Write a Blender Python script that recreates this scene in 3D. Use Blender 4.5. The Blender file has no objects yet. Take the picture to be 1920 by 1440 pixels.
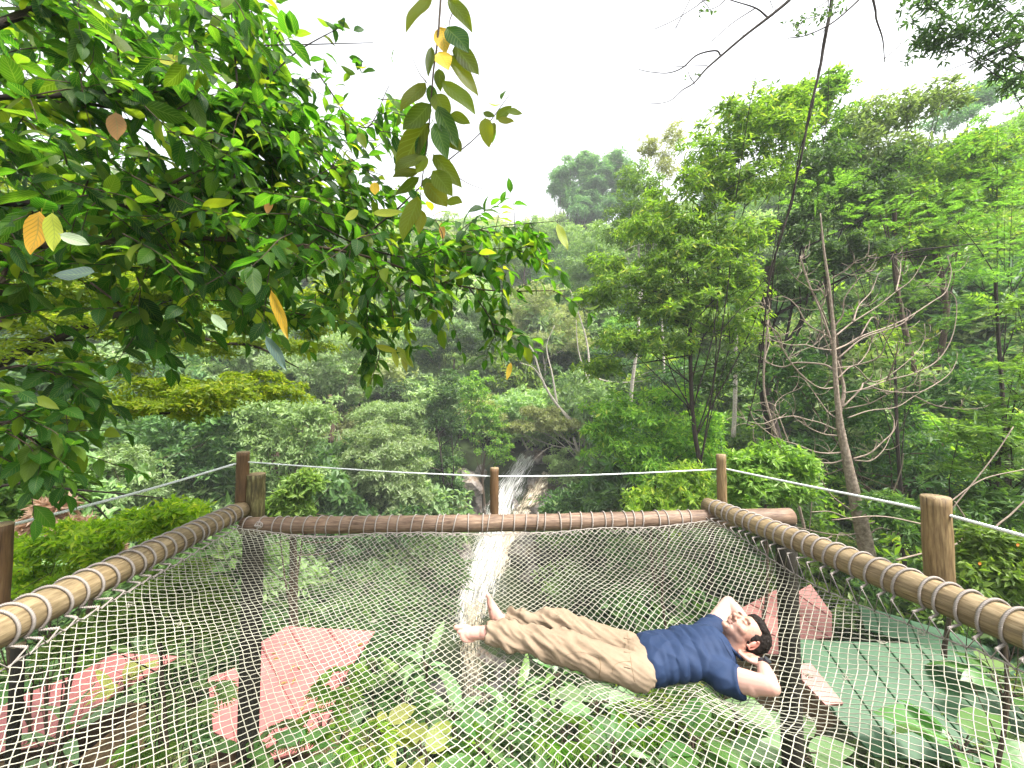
import bpy, bmesh, math, random
import numpy as np
from mathutils import Vector, Matrix, noise as mnoise

S = bpy.context.scene
COL = S.collection
R = math.radians
rng = np.random.default_rng(7)
random.seed(7)

# ------------------------------------------------------------------ camera, world, sun, exposure
F = 715.0                         # focal length in pixels of a 1920 px wide frame
PITCH = math.atan(30 / F)
CAM = np.array([0.0, 0.0, 1.1])
cam_d = bpy.data.cameras.new("camera")
cam_d.sensor_width = 36
cam_d.lens = F / 1920 * 36
cam_d.clip_start = 0.05
cam_d.clip_end = 2000
cam = bpy.data.objects.new("camera", cam_d)
COL.objects.link(cam)
cam.location = CAM
cam.rotation_euler = (R(90) + PITCH, 0, 0)
S.camera = cam

SUN_ELEV, SUN_AZ = 60, 120          # degrees; azimuth to the right of the view direction
world = bpy.data.worlds.new("World")
S.world = world
world.use_nodes = True
wn, wl = world.node_tree.nodes, world.node_tree.links
bg = wn["Background"]
sky = wn.new("ShaderNodeTexSky")
sky.sky_type = 'NISHITA'
sky.sun_disc = False
sky.sun_elevation = R(SUN_ELEV)
sky.sun_rotation = R(SUN_AZ)
sky.dust_density = 4.0
sky.air_density = 1.0
hs = wn.new("ShaderNodeHueSaturation")     # overcast: the sky's blue is washed out
hs.inputs["Saturation"].default_value = 0.12
hs.inputs["Value"].default_value = 1.12
wl.new(sky.outputs[0], hs.inputs["Color"])
wl.new(hs.outputs[0], bg.inputs["Color"])
bg.inputs["Strength"].default_value = 0.15
sun_d = bpy.data.lights.new("sun", 'SUN')
sun_d.energy = 3.0
sun_d.angle = R(10)
sun_d.color = (1.0, 0.96, 0.88)
sun = bpy.data.objects.new("sun", sun_d)
COL.objects.link(sun)
_d = Vector((math.sin(R(SUN_AZ)) * math.cos(R(SUN_ELEV)), math.cos(R(SUN_AZ)) * math.cos(R(SUN_ELEV)), math.sin(R(SUN_ELEV))))
sun.rotation_euler = _d.to_track_quat('Z', 'Y').to_euler()
sun.location = (5, 5, 30)
S.view_settings.view_transform = 'Standard'
S.view_settings.look = 'None'
S.view_settings.gamma = 1
S.view_settings.use_curve_mapping = False
S.view_settings.exposure = 1.76
S.cycles.max_bounces = 10
S.cycles.diffuse_bounces = 6
S.cycles.transmission_bounces = 8
S.cycles.glossy_bounces = 2
S.cycles.transparent_max_bounces = 6
S.cycles.use_denoising = True

# ------------------------------------------------------------------ helpers
def P(px, py, d):
    """world point seen at photo pixel (px, py) at forward distance d"""
    u, v = (px - 960) / F, (720 - py) / F
    w = np.array([u, math.cos(PITCH) - v * math.sin(PITCH), math.sin(PITCH) + v * math.cos(PITCH)])
    return CAM + w * (d / w[1])

def unit(a):
    a = np.asarray(a, float)
    return a / (np.linalg.norm(a, axis=-1, keepdims=True) + 1e-9)

def mesh(name, V, Fc, uv=None, smooth=False, mat=None):
    V = np.asarray(V, np.float32).reshape(-1, 3)
    me = bpy.data.meshes.new(name)
    if isinstance(Fc, np.ndarray):
        k = Fc.shape[1]
        me.vertices.add(len(V)); me.vertices.foreach_set("co", V.ravel())
        me.loops.add(Fc.size); me.loops.foreach_set("vertex_index", Fc.ravel().astype(np.int32))
        me.polygons.add(len(Fc)); me.polygons.foreach_set("loop_start", np.arange(0, Fc.size, k, dtype=np.int32))
    else:
        me.from_pydata(V.tolist(), [], Fc)
    if uv is not None:
        l = me.uv_layers.new(name="UVMap")
        idx = np.empty(len(me.loops), np.int32); me.loops.foreach_get("vertex_index", idx)
        l.data.foreach_set("uv", np.asarray(uv, np.float32)[idx].ravel())
    me.polygons.foreach_set("use_smooth", np.full(len(me.polygons), smooth))
    me.update()
    if mat: me.materials.append(mat)
    return me

def link(name, me, parent=None, loc=None, rot=None, scale=None):
    o = bpy.data.objects.new(name, me)
    COL.objects.link(o)
    if parent is not None: o.parent = parent
    if loc is not None: o.location = [float(x) for x in loc]
    if rot is not None: o.rotation_euler = rot
    if scale is not None: o.scale = scale
    return o

def tag(o, label=None, cat=None, group=None, kind=None):
    if label: o["label"] = label
    if cat: o["category"] = cat
    if group: o["group"] = group
    if kind: o["kind"] = kind
    return o

def empty(name, loc=(0, 0, 0), label=None, cat=None, group=None):
    o = link(name, None, None, loc)
    o.empty_display_size = 0.1
    return tag(o, label, cat, group)

class MB:
    """collects geometry for ONE mesh object"""
    def __init__(s): s.v, s.f, s.u, s.n = [], [], [], 0
    def add(s, V, Fc, U=None):
        V = np.asarray(V, float).reshape(-1, 3)
        s.v.append(V); s.f += [tuple(int(i) + s.n for i in f) for f in Fc]
        s.u.append(np.zeros((len(V), 2)) if U is None else np.asarray(U, float)); s.n += len(V)
        return s
    def me(s, name, mat=None, smooth=True, origin=None):
        V = np.concatenate(s.v)
        if origin is not None: V = V - np.asarray(origin)
        return mesh(name, V, s.f, np.concatenate(s.u), smooth, mat)
    def build(s, name, mat, parent=None, smooth=True, loc=None):
        return link(name, s.me(name, mat, smooth), parent, loc)

def smooth_path(pts, n):
    """Catmull-Rom through pts, n samples; works on any column count"""
    p = np.asarray(pts, float)
    if len(p) == 2: return p[0] + (p[1] - p[0]) * np.linspace(0, 1, n)[:, None]
    q = np.vstack([2 * p[0] - p[1], p, 2 * p[-1] - p[-2]])
    out = []
    for t in np.linspace(0, len(p) - 1 - 1e-6, n):
        i = int(t); f = t - i
        a, b, c, d = q[i], q[i + 1], q[i + 2], q[i + 3]
        out.append(.5 * (2 * b + (c - a) * f + (2 * a - 5 * b + 4 * c - d) * f * f + (3 * b - a - 3 * c + d) * f ** 3))
    return np.array(out)

def frames(C):
    T = unit(np.gradient(C, axis=0))
    up = np.array([0, 0, 1.0]) if abs(T[0][2]) < .8 else np.array([0, 1.0, 0])
    N = [unit(np.cross(T[0], up))]
    for t in T[1:]:
        n = N[-1] - t * np.dot(N[-1], t); N.append(unit(n))
    N = np.array(N)
    return T, N, np.cross(T, N)

def tube(mb, C, r, seg=8, cap=True, closed=False, lobes=0, twist=0, rough=0):
    C = np.asarray(C, float); n = len(C)
    r = np.broadcast_to(np.asarray(r, float), (n,))
    T, N, B = frames(C)
    a = np.linspace(0, 2 * np.pi, seg, endpoint=False)
    L = np.concatenate([[0], np.cumsum(np.linalg.norm(np.diff(C, axis=0), axis=1))])
    ph = a[None, :] + (twist * L)[:, None]
    rr = r[:, None] * np.ones((1, seg))
    if lobes: rr = rr * (1 + .26 * np.cos(lobes * a))[None, :]
    if rough: rr = rr * (1 + rough * np.random.default_rng(int(abs(C[0, 0]) * 1e4) % 999).normal(size=(n, seg)))
    V = C[:, None, :] + rr[..., None] * (np.cos(ph)[..., None] * N[:, None, :] + np.sin(ph)[..., None] * B[:, None, :])
    U = np.stack([np.broadcast_to(a / (2 * np.pi), (n, seg)), np.broadcast_to(L[:, None], (n, seg))], -1).reshape(-1, 2)
    f = []
    for i in range(n - 1):
        for j in range(seg):
            k = (j + 1) % seg
            f.append((i * seg + j, i * seg + k, (i + 1) * seg + k, (i + 1) * seg + j))
    if cap:
        f.append(tuple(range(seg))[::-1]); f.append(tuple((n - 1) * seg + j for j in range(seg)))
    mb.add(V.reshape(-1, 3), f, U)
    return mb

# ------------------------------------------------------------------ materials
def nodes(name):
    m = bpy.data.materials.new(name); m.use_nodes = True
    t = m.node_tree
    return m, t, t.nodes, t.links, t.nodes["Principled BSDF"]

def ramp(t, stops):
    r = t.nodes.new("ShaderNodeValToRGB"); e = r.color_ramp.elements
    while len(e) < len(stops): e.new(.5)
    for x, (p, c) in zip(e, stops): x.position = p; x.color = (*c, 1)
    return r

def leaf_mat(name, cols, trans=.35, rough=.5, spec=.4, vein=False, tmul=(1.15, 1.25, .45)):
    """cols: list of (position, rgb) read by a random value per leaf"""
    m, t, N, L, b = nodes(name)
    g = N.new("ShaderNodeNewGeometry")
    oi = N.new("ShaderNodeObjectInfo")
    ad = N.new("ShaderNodeMath"); ad.operation = 'ADD'
    L.new(g.outputs["Random Per Island"], ad.inputs[0]); L.new(oi.outputs["Random"], ad.inputs[1])
    fr = N.new("ShaderNodeMath"); fr.operation = 'FRACT'; L.new(ad.outputs[0], fr.inputs[0])
    r = ramp(t, cols); L.new(fr.outputs[0], r.inputs[0])
    hsv = N.new("ShaderNodeHueSaturation")
    mr = N.new("ShaderNodeMapRange"); mr.inputs[3].default_value = .75; mr.inputs[4].default_value = 1.25
    L.new(oi.outputs["Random"], mr.inputs[0]); L.new(mr.outputs[0], hsv.inputs["Value"])
    mh = N.new("ShaderNodeMapRange"); mh.inputs[3].default_value = .485; mh.inputs[4].default_value = .515
    rr = N.new("ShaderNodeMath"); rr.operation = 'MULTIPLY'; rr.inputs[1].default_value = 7.13
    rf = N.new("ShaderNodeMath"); rf.operation = 'FRACT'
    L.new(oi.outputs["Random"], rr.inputs[0]); L.new(rr.outputs[0], rf.inputs[0]); L.new(rf.outputs[0], mh.inputs[0])
    L.new(mh.outputs[0], hsv.inputs["Hue"])
    L.new(r.outputs[0], hsv.inputs["Color"])
    col = hsv.outputs[0]
    if vein:
        uv = N.new("ShaderNodeUVMap"); sx = N.new("ShaderNodeSeparateXYZ"); L.new(uv.outputs[0], sx.inputs[0])
        def M(op, a, b_=None):
            n = N.new("ShaderNodeMath"); n.operation = op
            for i, q in enumerate((a, b_)):
                if q is None: continue
                if isinstance(q, (int, float)): n.inputs[i].default_value = q
                else: L.new(q, n.inputs[i])
            return n.outputs[0]
        au = M('ABSOLUTE', M('SUBTRACT', sx.outputs[0], .5))
        w = M('SUBTRACT', M('MULTIPLY', sx.outputs[1], 9.0), M('MULTIPLY', au, 5.0))
        side = M('GREATER_THAN', M('ABSOLUTE', M('SINE', M('MULTIPLY', w, 3.14159))), .955)
        mid = M('LESS_THAN', au, .028)
        v = M('MAXIMUM', side, mid)
        mx = N.new("ShaderNodeMix"); mx.data_type = 'RGBA'
        L.new(M('MULTIPLY', v, .4), mx.inputs[0]); L.new(col, mx.inputs[6]); mx.inputs[7].default_value = (.13, .19, .05, 1)
        no = N.new("ShaderNodeTexNoise"); no.inputs["Scale"].default_value = 26
        L.new(uv.outputs[0], no.inputs["Vector"])
        mx2 = N.new("ShaderNodeMix"); mx2.data_type = 'RGBA'; mx2.blend_type = 'MULTIPLY'
        mx2.inputs[0].default_value = .35
        L.new(mx.outputs[2], mx2.inputs[6]); L.new(no.outputs[0], mx2.inputs[7])
        col = mx.outputs[2]
        bp = N.new("ShaderNodeBump"); bp.inputs["Strength"].default_value = .12; bp.inputs["Distance"].default_value = .003
        L.new(M('SINE', M('MULTIPLY', w, 6.2832)), bp.inputs["Height"]); L.new(bp.outputs[0], b.inputs["Normal"])
    L.new(col, b.inputs["Base Color"])
    b.inputs["Roughness"].default_value = rough
    b.inputs["Specular IOR Level"].default_value = spec
    tr = N.new("ShaderNodeBsdfTranslucent")
    tm = N.new("ShaderNodeMix"); tm.data_type = 'RGBA'; tm.blend_type = 'MULTIPLY'; tm.inputs[0].default_value = 1
    L.new(col, tm.inputs[6]); tm.inputs[7].default_value = (tmul[0] * 1.6, tmul[1] * 1.6, tmul[2] * 1.6, 1)
    L.new(tm.outputs[2], tr.inputs[0])
    ms = N.new("ShaderNodeMixShader"); ms.inputs[0].default_value = trans
    L.new(b.outputs[0], ms.inputs[1]); L.new(tr.outputs[0], ms.inputs[2])
    L.new(ms.outputs[0], N["Material Output"].inputs[0])
    return m

def noise_mat(name, stops, scale=4, detail=6, rough=.8, bump=.3, bdist=.02, coords="Object", stretch=(1, 1, 1), spec=.3, rscale=None):
    m, t, N, L, b = nodes(name)
    tc = N.new("ShaderNodeTexCoord"); mp = N.new("ShaderNodeMapping"); mp.inputs["Scale"].default_value = stretch
    L.new(tc.outputs[coords], mp.inputs[0])
    no = N.new("ShaderNodeTexNoise"); no.inputs["Scale"].default_value = scale; no.inputs["Detail"].default_value = detail
    no.inputs["Roughness"].default_value = .65
    L.new(mp.outputs[0], no.inputs["Vector"])
    r = ramp(t, stops); L.new(no.outputs[0], r.inputs[0]); L.new(r.outputs[0], b.inputs["Base Color"])
    b.inputs["Roughness"].default_value = rough; b.inputs["Specular IOR Level"].default_value = spec
    if bump:
        n2 = N.new("ShaderNodeTexNoise"); n2.inputs["Scale"].default_value = (rscale or scale * 3); n2.inputs["Detail"].default_value = 8
        L.new(mp.outputs[0], n2.inputs["Vector"])
        bp = N.new("ShaderNodeBump"); bp.inputs["Strength"].default_value = bump; bp.inputs["Distance"].default_value = bdist
        L.new(n2.outputs[0], bp.inputs["Height"]); L.new(bp.outputs[0], b.inputs["Normal"])
    return m

def wood_mat(name, stops, knots=.5, seed=0.0, rough=.6):
    m = noise_mat(name, stops, scale=3, stretch=(9, 2.2, 1), coords="UV", rough=rough, bump=.5, bdist=.006, rscale=9)
    t = m.node_tree; N, L = t.nodes, t.links; b = N["Principled BSDF"]
    src = b.inputs["Base Color"].links[0].from_socket
    tc = N.new("ShaderNodeTexCoord")
    mp = N.new("ShaderNodeMapping"); mp.inputs["Scale"].default_value = (2.0, 4.2, 1); mp.inputs["Location"].default_value = (seed, seed * 1.7, 0); L.new(tc.outputs["UV"], mp.inputs[0])
    vo = N.new("ShaderNodeTexVoronoi"); vo.inputs["Scale"].default_value = 1; L.new(mp.outputs[0], vo.inputs["Vector"])
    r = ramp(t, [(.03, (.25, .19, .13)), (.09, (.62, .55, .48)), (.13, (1, 1, 1))]); L.new(vo.outputs["Distance"], r.inputs[0])
    mp2 = N.new("ShaderNodeMapping"); mp2.inputs["Scale"].default_value = (26, 1.3, 1); mp2.inputs["Location"].default_value = (seed, seed, 0); L.new(tc.outputs["UV"], mp2.inputs[0])
    n2 = N.new("ShaderNodeTexNoise"); n2.inputs["Scale"].default_value = 1.6; n2.inputs["Detail"].default_value = 2; L.new(mp2.outputs[0], n2.inputs["Vector"])
    r2 = ramp(t, [(.30, (.22, .18, .14)), (.335, (1, 1, 1))]); L.new(n2.outputs[0], r2.inputs[0])
    n3 = N.new("ShaderNodeTexNoise"); n3.inputs["Scale"].default_value = 2.3; n3.inputs["Detail"].default_value = 4; L.new(tc.outputs["UV"], n3.inputs["Vector"])
    r3 = ramp(t, [(.35, (.62, .60, .58)), (.55, (1, 1, 1)), (.72, (1.15, 1.1, 1.0))]); L.new(n3.outputs[0], r3.inputs[0])
    for q in (r, r2, r3):
        mx = N.new("ShaderNodeMix"); mx.data_type = 'RGBA'; mx.blend_type = 'MULTIPLY'; mx.inputs[0].default_value = 1 if q is not r else knots * 1.6
        L.new(src, mx.inputs[6]); L.new(q.outputs[0], mx.inputs[7]); src = mx.outputs[2]
    L.new(src, b.inputs["Base Color"])
    return m
M = {}
M['log'] = wood_mat("log_wood", [(.25, (.08, .052, .028)), (.42, (.18, .13, .07)), (.58, (.28, .21, .12)), (.8, (.41, .33, .21))], .6, 0)
M['log_red'] = wood_mat("log_wood_reddish", [(.25, (.06, .036, .025)), (.45, (.15, .095, .065)), (.6, (.235, .16, .11)), (.85, (.38, .28, .20))], .4, 3.1)
M['post'] = wood_mat("post_wood", [(.25, (.06, .038, .018)), (.45, (.17, .11, .052)), (.62, (.27, .19, .09)), (.85, (.38, .29, .16))], .55, 7.7)
M['post_brown'] = wood_mat("post_wood_brown", [(.3, (.075, .040, .018)), (.55, (.13, .072, .032)), (.8, (.20, .125, .06))], .4, 5.2)
M['post_moss'] = wood_mat("post_wood_mossy", [(.3, (.03, .026, .011)), (.5, (.10, .08, .032)), (.62, (.20, .18, .075)), (.8, (.34, .32, .16))], .5, 9.4)
M['column'] = noise_mat("column_wood_dark", [(.3, (.006, .005, .004)), (.7, (.025, .02, .012))], scale=4, stretch=(7, 1, 1), coords="UV", rough=.8)  # near-black column wood; also painted shade on the pillar's lower shaft
M['rope'] = noise_mat("rope_fibre", [(.3, (.17, .145, .13)), (.6, (.34, .30, .27)), (.8, (.52, .48, .44))], scale=25, coords="UV", rough=.8, bump=.3, bdist=.002)
M['rope_white'] = noise_mat("rope_white", [(.3, (.62, .64, .64)), (.7, (.84, .86, .86))], scale=25, coords="UV", rough=.6, bump=.2, bdist=.002)
M['cord'] = noise_mat("net_cord", [(.32, (.20, .185, .145)), (.5, (.33, .315, .25)), (.68, (.46, .44, .36))], scale=1.3, detail=3, rough=.75, bump=0)
M['bark'] = noise_mat("bark", [(.3, (.035, .022, .014)), (.6, (.09, .062, .04)), (.8, (.16, .12, .085))], scale=3, stretch=(4, 5, 1), coords="UV", rough=.9, bump=.7, bdist=.01)
M['bark_dark'] = noise_mat("bark_dark", [(.3, (.012, .009, .007)), (.6, (.035, .025, .018)), (.85, (.08, .06, .05))], scale=3, stretch=(4, 5, 1), coords="UV", rough=.9, bump=.7, bdist=.01)
M['bark_pale'] = noise_mat("bark_pale", [(.3, (.22, .18, .14)), (.5, (.42, .37, .31)), (.75, (.6, .56, .5))], scale=3, stretch=(3, 4, 1), coords="UV", rough=.85, bump=.5, bdist=.008)
M['dead'] = noise_mat("dead_wood", [(.3, (.09, .065, .05)), (.5, (.24, .185, .14)), (.75, (.44, .37, .31))], scale=3, stretch=(3, 5, 1), coords="UV", rough=.8, bump=.5, bdist=.005)
M['earth'] = noise_mat("forest_floor", [(.3, (.015, .020, .008)), (.5, (.032, .045, .016)), (.62, (.045, .07, .022)), (.8, (.07, .075, .04))], scale=.9, detail=9, rough=1, bump=.6, bdist=.15)
M['rock'] = noise_mat("wet_rock", [(.28, (.03, .025, .022)), (.43, (.09, .075, .065)), (.53, (.20, .17, .15)), (.6, (.13, .085, .05)), (.75, (.34, .30, .27))], scale=.8, detail=9, rough=.45, bump=1, bdist=.2, spec=.6)

G = {}
G['near'] = leaf_mat("leaf_broad", [(0, (.010, .036, .006)), (.3, (.018, .064, .008)), (.6, (.032, .090, .009)), (.8, (.060, .115, .012)), (.95, (.10, .14, .014)), (1, (.16, .18, .018))], trans=.62, rough=.52, spec=.22, vein=True, tmul=(1.7, 1.7, .5))
G['spray'] = leaf_mat("leaf_olive", [(0, (.05, .08, .010)), (.5, (.085, .115, .012)), (.85, (.12, .14, .015)), (1, (.16, .17, .02))], trans=.78, rough=.5, spec=.25, vein=True, tmul=(1.9, 1.75, .5))
G['yellow'] = leaf_mat("leaf_yellow", [(0, (.62, .36, .02)), (1, (.72, .48, .03))], trans=.5, vein=True, tmul=(.8, .8, .4))
G['yellowgreen'] = leaf_mat("leaf_yellow_green", [(0, (.32, .36, .03)), (1, (.42, .42, .04))], trans=.5, vein=True, tmul=(.8, .8, .5))
G['brown'] = leaf_mat("leaf_brown", [(0, (.30, .13, .035)), (1, (.40, .20, .05))], trans=.4, vein=True, tmul=(.8, .8, .5))
G['pale'] = leaf_mat("leaf_pale", [(0, (.26, .34, .20)), (1, (.36, .42, .28))], trans=.25, vein=True, tmul=(.7, .7, .7))
G['blue'] = leaf_mat("leaf_dusky", [(0, (.03, .07, .055)), (1, (.05, .09, .07))], trans=.15, rough=.3, spec=.7, vein=True)
G['fine'] = leaf_mat("leaf_fine_lime", [(0, (.12, .20, .012)), (.5, (.20, .30, .018)), (.85, (.30, .38, .025)), (1, (.40, .42, .04))], trans=.6)
G['mid'] = leaf_mat("leaf_lime", [(0, (.08, .155, .022)), (.4, (.14, .25, .035)), (.75, (.21, .34, .045)), (.95, (.30, .40, .06)), (1, (.38, .38, .08))], trans=.45)
G['bright'] = leaf_mat("leaf_bright", [(0, (.08, .16, .03)), (.5, (.14, .25, .045)), (1, (.22, .33, .07))], trans=.42)
G['feather'] = leaf_mat("leaf_feathery", [(0, (.07, .15, .03)), (.5, (.12, .22, .05)), (1, (.18, .30, .07))], trans=.42)
G['dark'] = leaf_mat("leaf_dark", [(0, (.04, .09, .025)), (.5, (.065, .135, .038)), (.9, (.10, .18, .05)), (1, (.14, .21, .07))], trans=.4)
G['pallid'] = leaf_mat("leaf_pallid", [(0, (.17, .26, .11)), (.5, (.25, .35, .16)), (1, (.34, .42, .23))], trans=.42)
G['sage'] = leaf_mat("leaf_sage", [(0, (.13, .20, .075)), (.5, (.20, .29, .12)), (1, (.28, .36, .17))], trans=.4)
G['olive'] = leaf_mat("leaf_dry_olive", [(0, (.16, .18, .08)), (.5, (.25, .27, .12)), (1, (.34, .35, .19))], trans=.38)
G['bamboo'] = leaf_mat("leaf_bamboo", [(0, (.06, .15, .06)), (.5, (.10, .21, .09)), (1, (.16, .28, .13))], trans=.4)
G['pink'] = leaf_mat("leaf_pink_flush", [(0, (.40, .28, .17)), (1, (.52, .40, .28))], trans=.35, tmul=(.8, .7, .6))
G['grass'] = leaf_mat("leaf_ground", [(0, (.035, .08, .018)), (.5, (.06, .13, .03)), (.9, (.12, .19, .06)), (1, (.2, .2, .09))], trans=.35)
# ------------------------------------------------------------------ terrain
def vnoise(x, y, s=1.0, seed=0):
    x, y = np.asarray(x, float) * s + seed * 17.3, np.asarray(y, float) * s + seed * 9.1
    xi, yi = np.floor(x), np.floor(y); fx, fy = x - xi, y - yi
    fx, fy = fx * fx * (3 - 2 * fx), fy * fy * (3 - 2 * fy)
    h = lambda a, b: np.modf(np.abs(np.sin(a * 127.1 + b * 311.7) * 43758.5453))[0]
    return ((h(xi, yi) * (1 - fx) + h(xi + 1, yi) * fx) * (1 - fy) + (h(xi, yi + 1) * (1 - fx) + h(xi + 1, yi + 1) * fx) * fy) * 2 - 1

BED_Y = [-8, 3, 6, 10, 13, 15.5, 20.5, 24.5, 27.5, 30, 33, 50, 70, 84, 100, 160]
BED_Z = [-3.6, -4.6, -5.6, -8.2, -10.2, -10.8, -10.3, -8.9, -7.3, -3.6, -2.2, 11, 26.5, 33, 36, 38]
BED_X = [-1, -1, -1, -1, -1.2, -1.6, -2.0, -1.2, 0.1, 1.0, 1.5, 3, 4, 5, 6, 8]

def ground(x, y):
    x, y = np.asarray(x, float), np.asarray(y, float)
    z = np.interp(y, BED_Y, BED_Z); xc = np.interp(y, BED_Y, BED_X)
    dx = x - xc
    w = np.interp(y, [0, 8, 16, 30, 60, 100], [3, 3, 2.2, 2.6, 10, 20])
    slr = np.interp(y, [0, 8, 20, 40, 80], [.42, .5, .62, .45, .22]); sll = np.interp(y, [0, 8, 20, 40, 80], [.12, .25, .45, .3, .1])
    z = z + np.maximum(dx - w, 0) * slr + np.maximum(-dx - w, 0) * sll
    z = np.where(z > 34, 34 + (z - 34) * .25, z)
    z = z + vnoise(x, y, .11, 1) * np.interp(y, [0, 12, 30, 60], [.15, .7, 1.0, 2.2]) + vnoise(x, y, .45, 2) * .25
    return z

xs = np.concatenate([np.linspace(-240, -40, 30)[:-1], np.linspace(-40, 40, 131), np.linspace(40, 240, 30)[1:]])
ys = np.concatenate([np.linspace(-60, -2, 12)[:-1], np.linspace(-2, 45, 100), np.linspace(46, 300, 60)])
X, Y = np.meshgrid(xs, ys)
Z = ground(X, Y)
nx, ny = len(xs), len(ys)
ii = (np.arange(ny - 1)[:, None] * nx + np.arange(nx - 1)[None, :]).ravel()
terr = link("hillside_ground", mesh("hillside_ground", np.stack([X, Y, Z], -1), np.stack([ii, ii + 1, ii + 1 + nx, ii + nx], 1), smooth=True, mat=M['earth']))
tag(terr, "dark forest floor falling into the ravine and climbing the far hill", kind="structure")

# ------------------------------------------------------------------ foliage generators
def diamonds(base, dirn, L, W, roll=None, fold=.25):
    """two-triangle leaves; base (n,3), dirn (n,3) unit, L,W (n,)"""
    n = len(base)
    rnd = rng.normal(size=(n, 3))
    side = unit(np.cross(dirn, rnd if roll is None else roll))
    nrm = np.cross(side, dirn)
    mid = base + dirn * (L * .45)[:, None]
    s1 = mid + side * (W * .5)[:, None] + nrm * (W * fold)[:, None]
    s2 = mid - side * (W * .5)[:, None] + nrm * (W * fold)[:, None]
    tip = base + dirn * L[:, None] - nrm * (L * .08)[:, None]
    V = np.stack([base, s1, tip, s2], 1).reshape(-1, 3)
    i = np.arange(n)[:, None] * 4
    Fc = np.concatenate([i + [0, 1, 2], i + [0, 2, 3]], 0)
    return V, Fc

def rosettes(C, Nn, k, L, W, spread=.9, droop=.15, jit=.3):
    """k leaves radiating at each centre around axis Nn"""
    n = len(C)
    Nn = unit(Nn)
    A = unit(np.cross(Nn, rng.normal(size=(n, 3)))); B = np.cross(Nn, A)
    ang = rng.random((n, 1)) * 6.28 + np.arange(k)[None, :] * (6.283 / k) + rng.normal(size=(n, k)) * jit
    d = np.cos(ang)[..., None] * A[:, None] + np.sin(ang)[..., None] * B[:, None]
    sp = spread + rng.normal(size=(n, k, 1)) * .25
    d = unit(d * sp + Nn[:, None] * (1.05 - sp * .75) + np.array([0, 0, -droop]))
    LL = L * (.65 + .6 * rng.random((n, k)))
    base = C[:, None] + d * (LL * .12)[..., None] + rng.normal(size=(n, k, 3)) * L * .18
    up = np.broadcast_to(Nn[:, None], d.shape) + rng.normal(size=d.shape) * .35
    return diamonds(base.reshape(-1, 3), d.reshape(-1, 3), LL.ravel(), LL.ravel() * (W / L), up.reshape(-1, 3))

def sph(n):
    v = rng.normal(size=(n, 3)); return unit(v)

def crown_points(lobes, dens, clump=.26, flat=.6, up=.35, inner=.25):
    """lobes: (cx,cy,cz,rx,ry,rz). returns rosette centres and axes. dens = rosettes per unit of shell area"""
    C, A = [], []
    for (cx, cy, cz, rx, ry, rz) in lobes:
        c = np.array([cx, cy, cz]); r = np.array([rx, ry, rz])
        rm = (rx * ry * rz) ** (1 / 3)
        ncl = int(max(7, 9 / clump ** 1.5 * .35))
        d = sph(ncl * 2); d = d[(d[:, 2] > -.35) | (rng.random(len(d)) < .45)][:ncl]
        rad = 1 - rng.random(len(d)) ** 2 * .55
        cc = c + d * r * rad[:, None] * (1 + .18 * rng.normal(size=(len(d), 1)))
        area = 4 * math.pi * (((rx * ry) ** 1.6 + (rx * rz) ** 1.6 + (ry * rz) ** 1.6) / 3) ** (1 / 1.6)
        n_per = max(5, int(area * dens / max(1, len(cc))))
        cr = rm * clump * (.6 + .8 * rng.random(len(cc)))
        e = sph(len(cc) * n_per).reshape(len(cc), n_per, 3)
        e[..., 2] = np.where(rng.random(e.shape[:2]) < .75, np.abs(e[..., 2]), e[..., 2])
        pr = rng.random((len(cc), n_per, 1)) ** .4
        q = cc[:, None] + e * pr * cr[:, None, None] * np.array([1.25, 1.25, flat])
        ax = e * .7 + d[:, None] * .5 + np.array([0, 0, up])
        C.append(q.reshape(-1, 3)); A.append(ax.reshape(-1, 3))
        if inner:
            m = int(len(cc) * n_per * inner)
            C.append(c + sph(m) * r * (rng.random((m, 1)) ** .5 * .75)); A.append(sph(m) + [0, 0, .5])
    return np.concatenate(C), np.concatenate(A)

def crown_mesh(name, lobes, dens, L, W, k, mat, **kw):
    rk = {q: kw.pop(q) for q in ('spread', 'droop', 'jit') if q in kw}
    C, A = crown_points(lobes, dens, **kw)
    V, Fc = rosettes(C, A, k, L, W, **rk)
    return mesh(name, V, Fc, mat=mat)

def fronds(C, D, n, L, w, mat, name="frond"):
    """pinnate sprays: each a row of paired leaflets along an arching axis"""
    m = len(C); D = unit(D)
    t = np.linspace(.12, 1, n)[None, :, None]
    LL = (L * (.6 + .7 * rng.random(m)))[:, None, None]
    base = C[:, None] + D[:, None] * t * LL + np.array([0, 0, -1]) * (t ** 2) * LL * .25
    side = unit(np.cross(D, [0, 0, 1.0]) + rng.normal(size=D.shape) * .2)[:, None]
    out = []
    for s in (-1, 1):
        dd = unit(side * s + D[:, None] * .45 + np.array([0, 0, -.12]) + rng.normal(size=base.shape) * .1)
        ll = LL[..., 0] * w * np.sin(np.pi * (t[..., 0] * .75 + .2)) * np.ones((m, n))
        up = np.broadcast_to(np.array([0, 0, 1.0]), dd.shape) + rng.normal(size=dd.shape) * .25
        out.append(diamonds(base.reshape(-1, 3), dd.reshape(-1, 3), ll.ravel(), ll.ravel() * .36, up.reshape(-1, 3), .1))
    V = np.concatenate([o[0] for o in out]); Fc = np.concatenate([out[0][1], out[1][1] + len(out[0][0])])
    return V, Fc

def wob(a, b, n, amp, seed=0):
    """wobbly path a->b"""
    r = np.random.default_rng(seed + 11)
    k = max(3, n // 3)
    p = np.asarray(a) + (np.asarray(b) - a) * np.linspace(0, 1, k)[:, None]
    p[1:-1] += r.normal(size=(k - 2, 3)) * amp
    return smooth_path(p, n)

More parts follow.
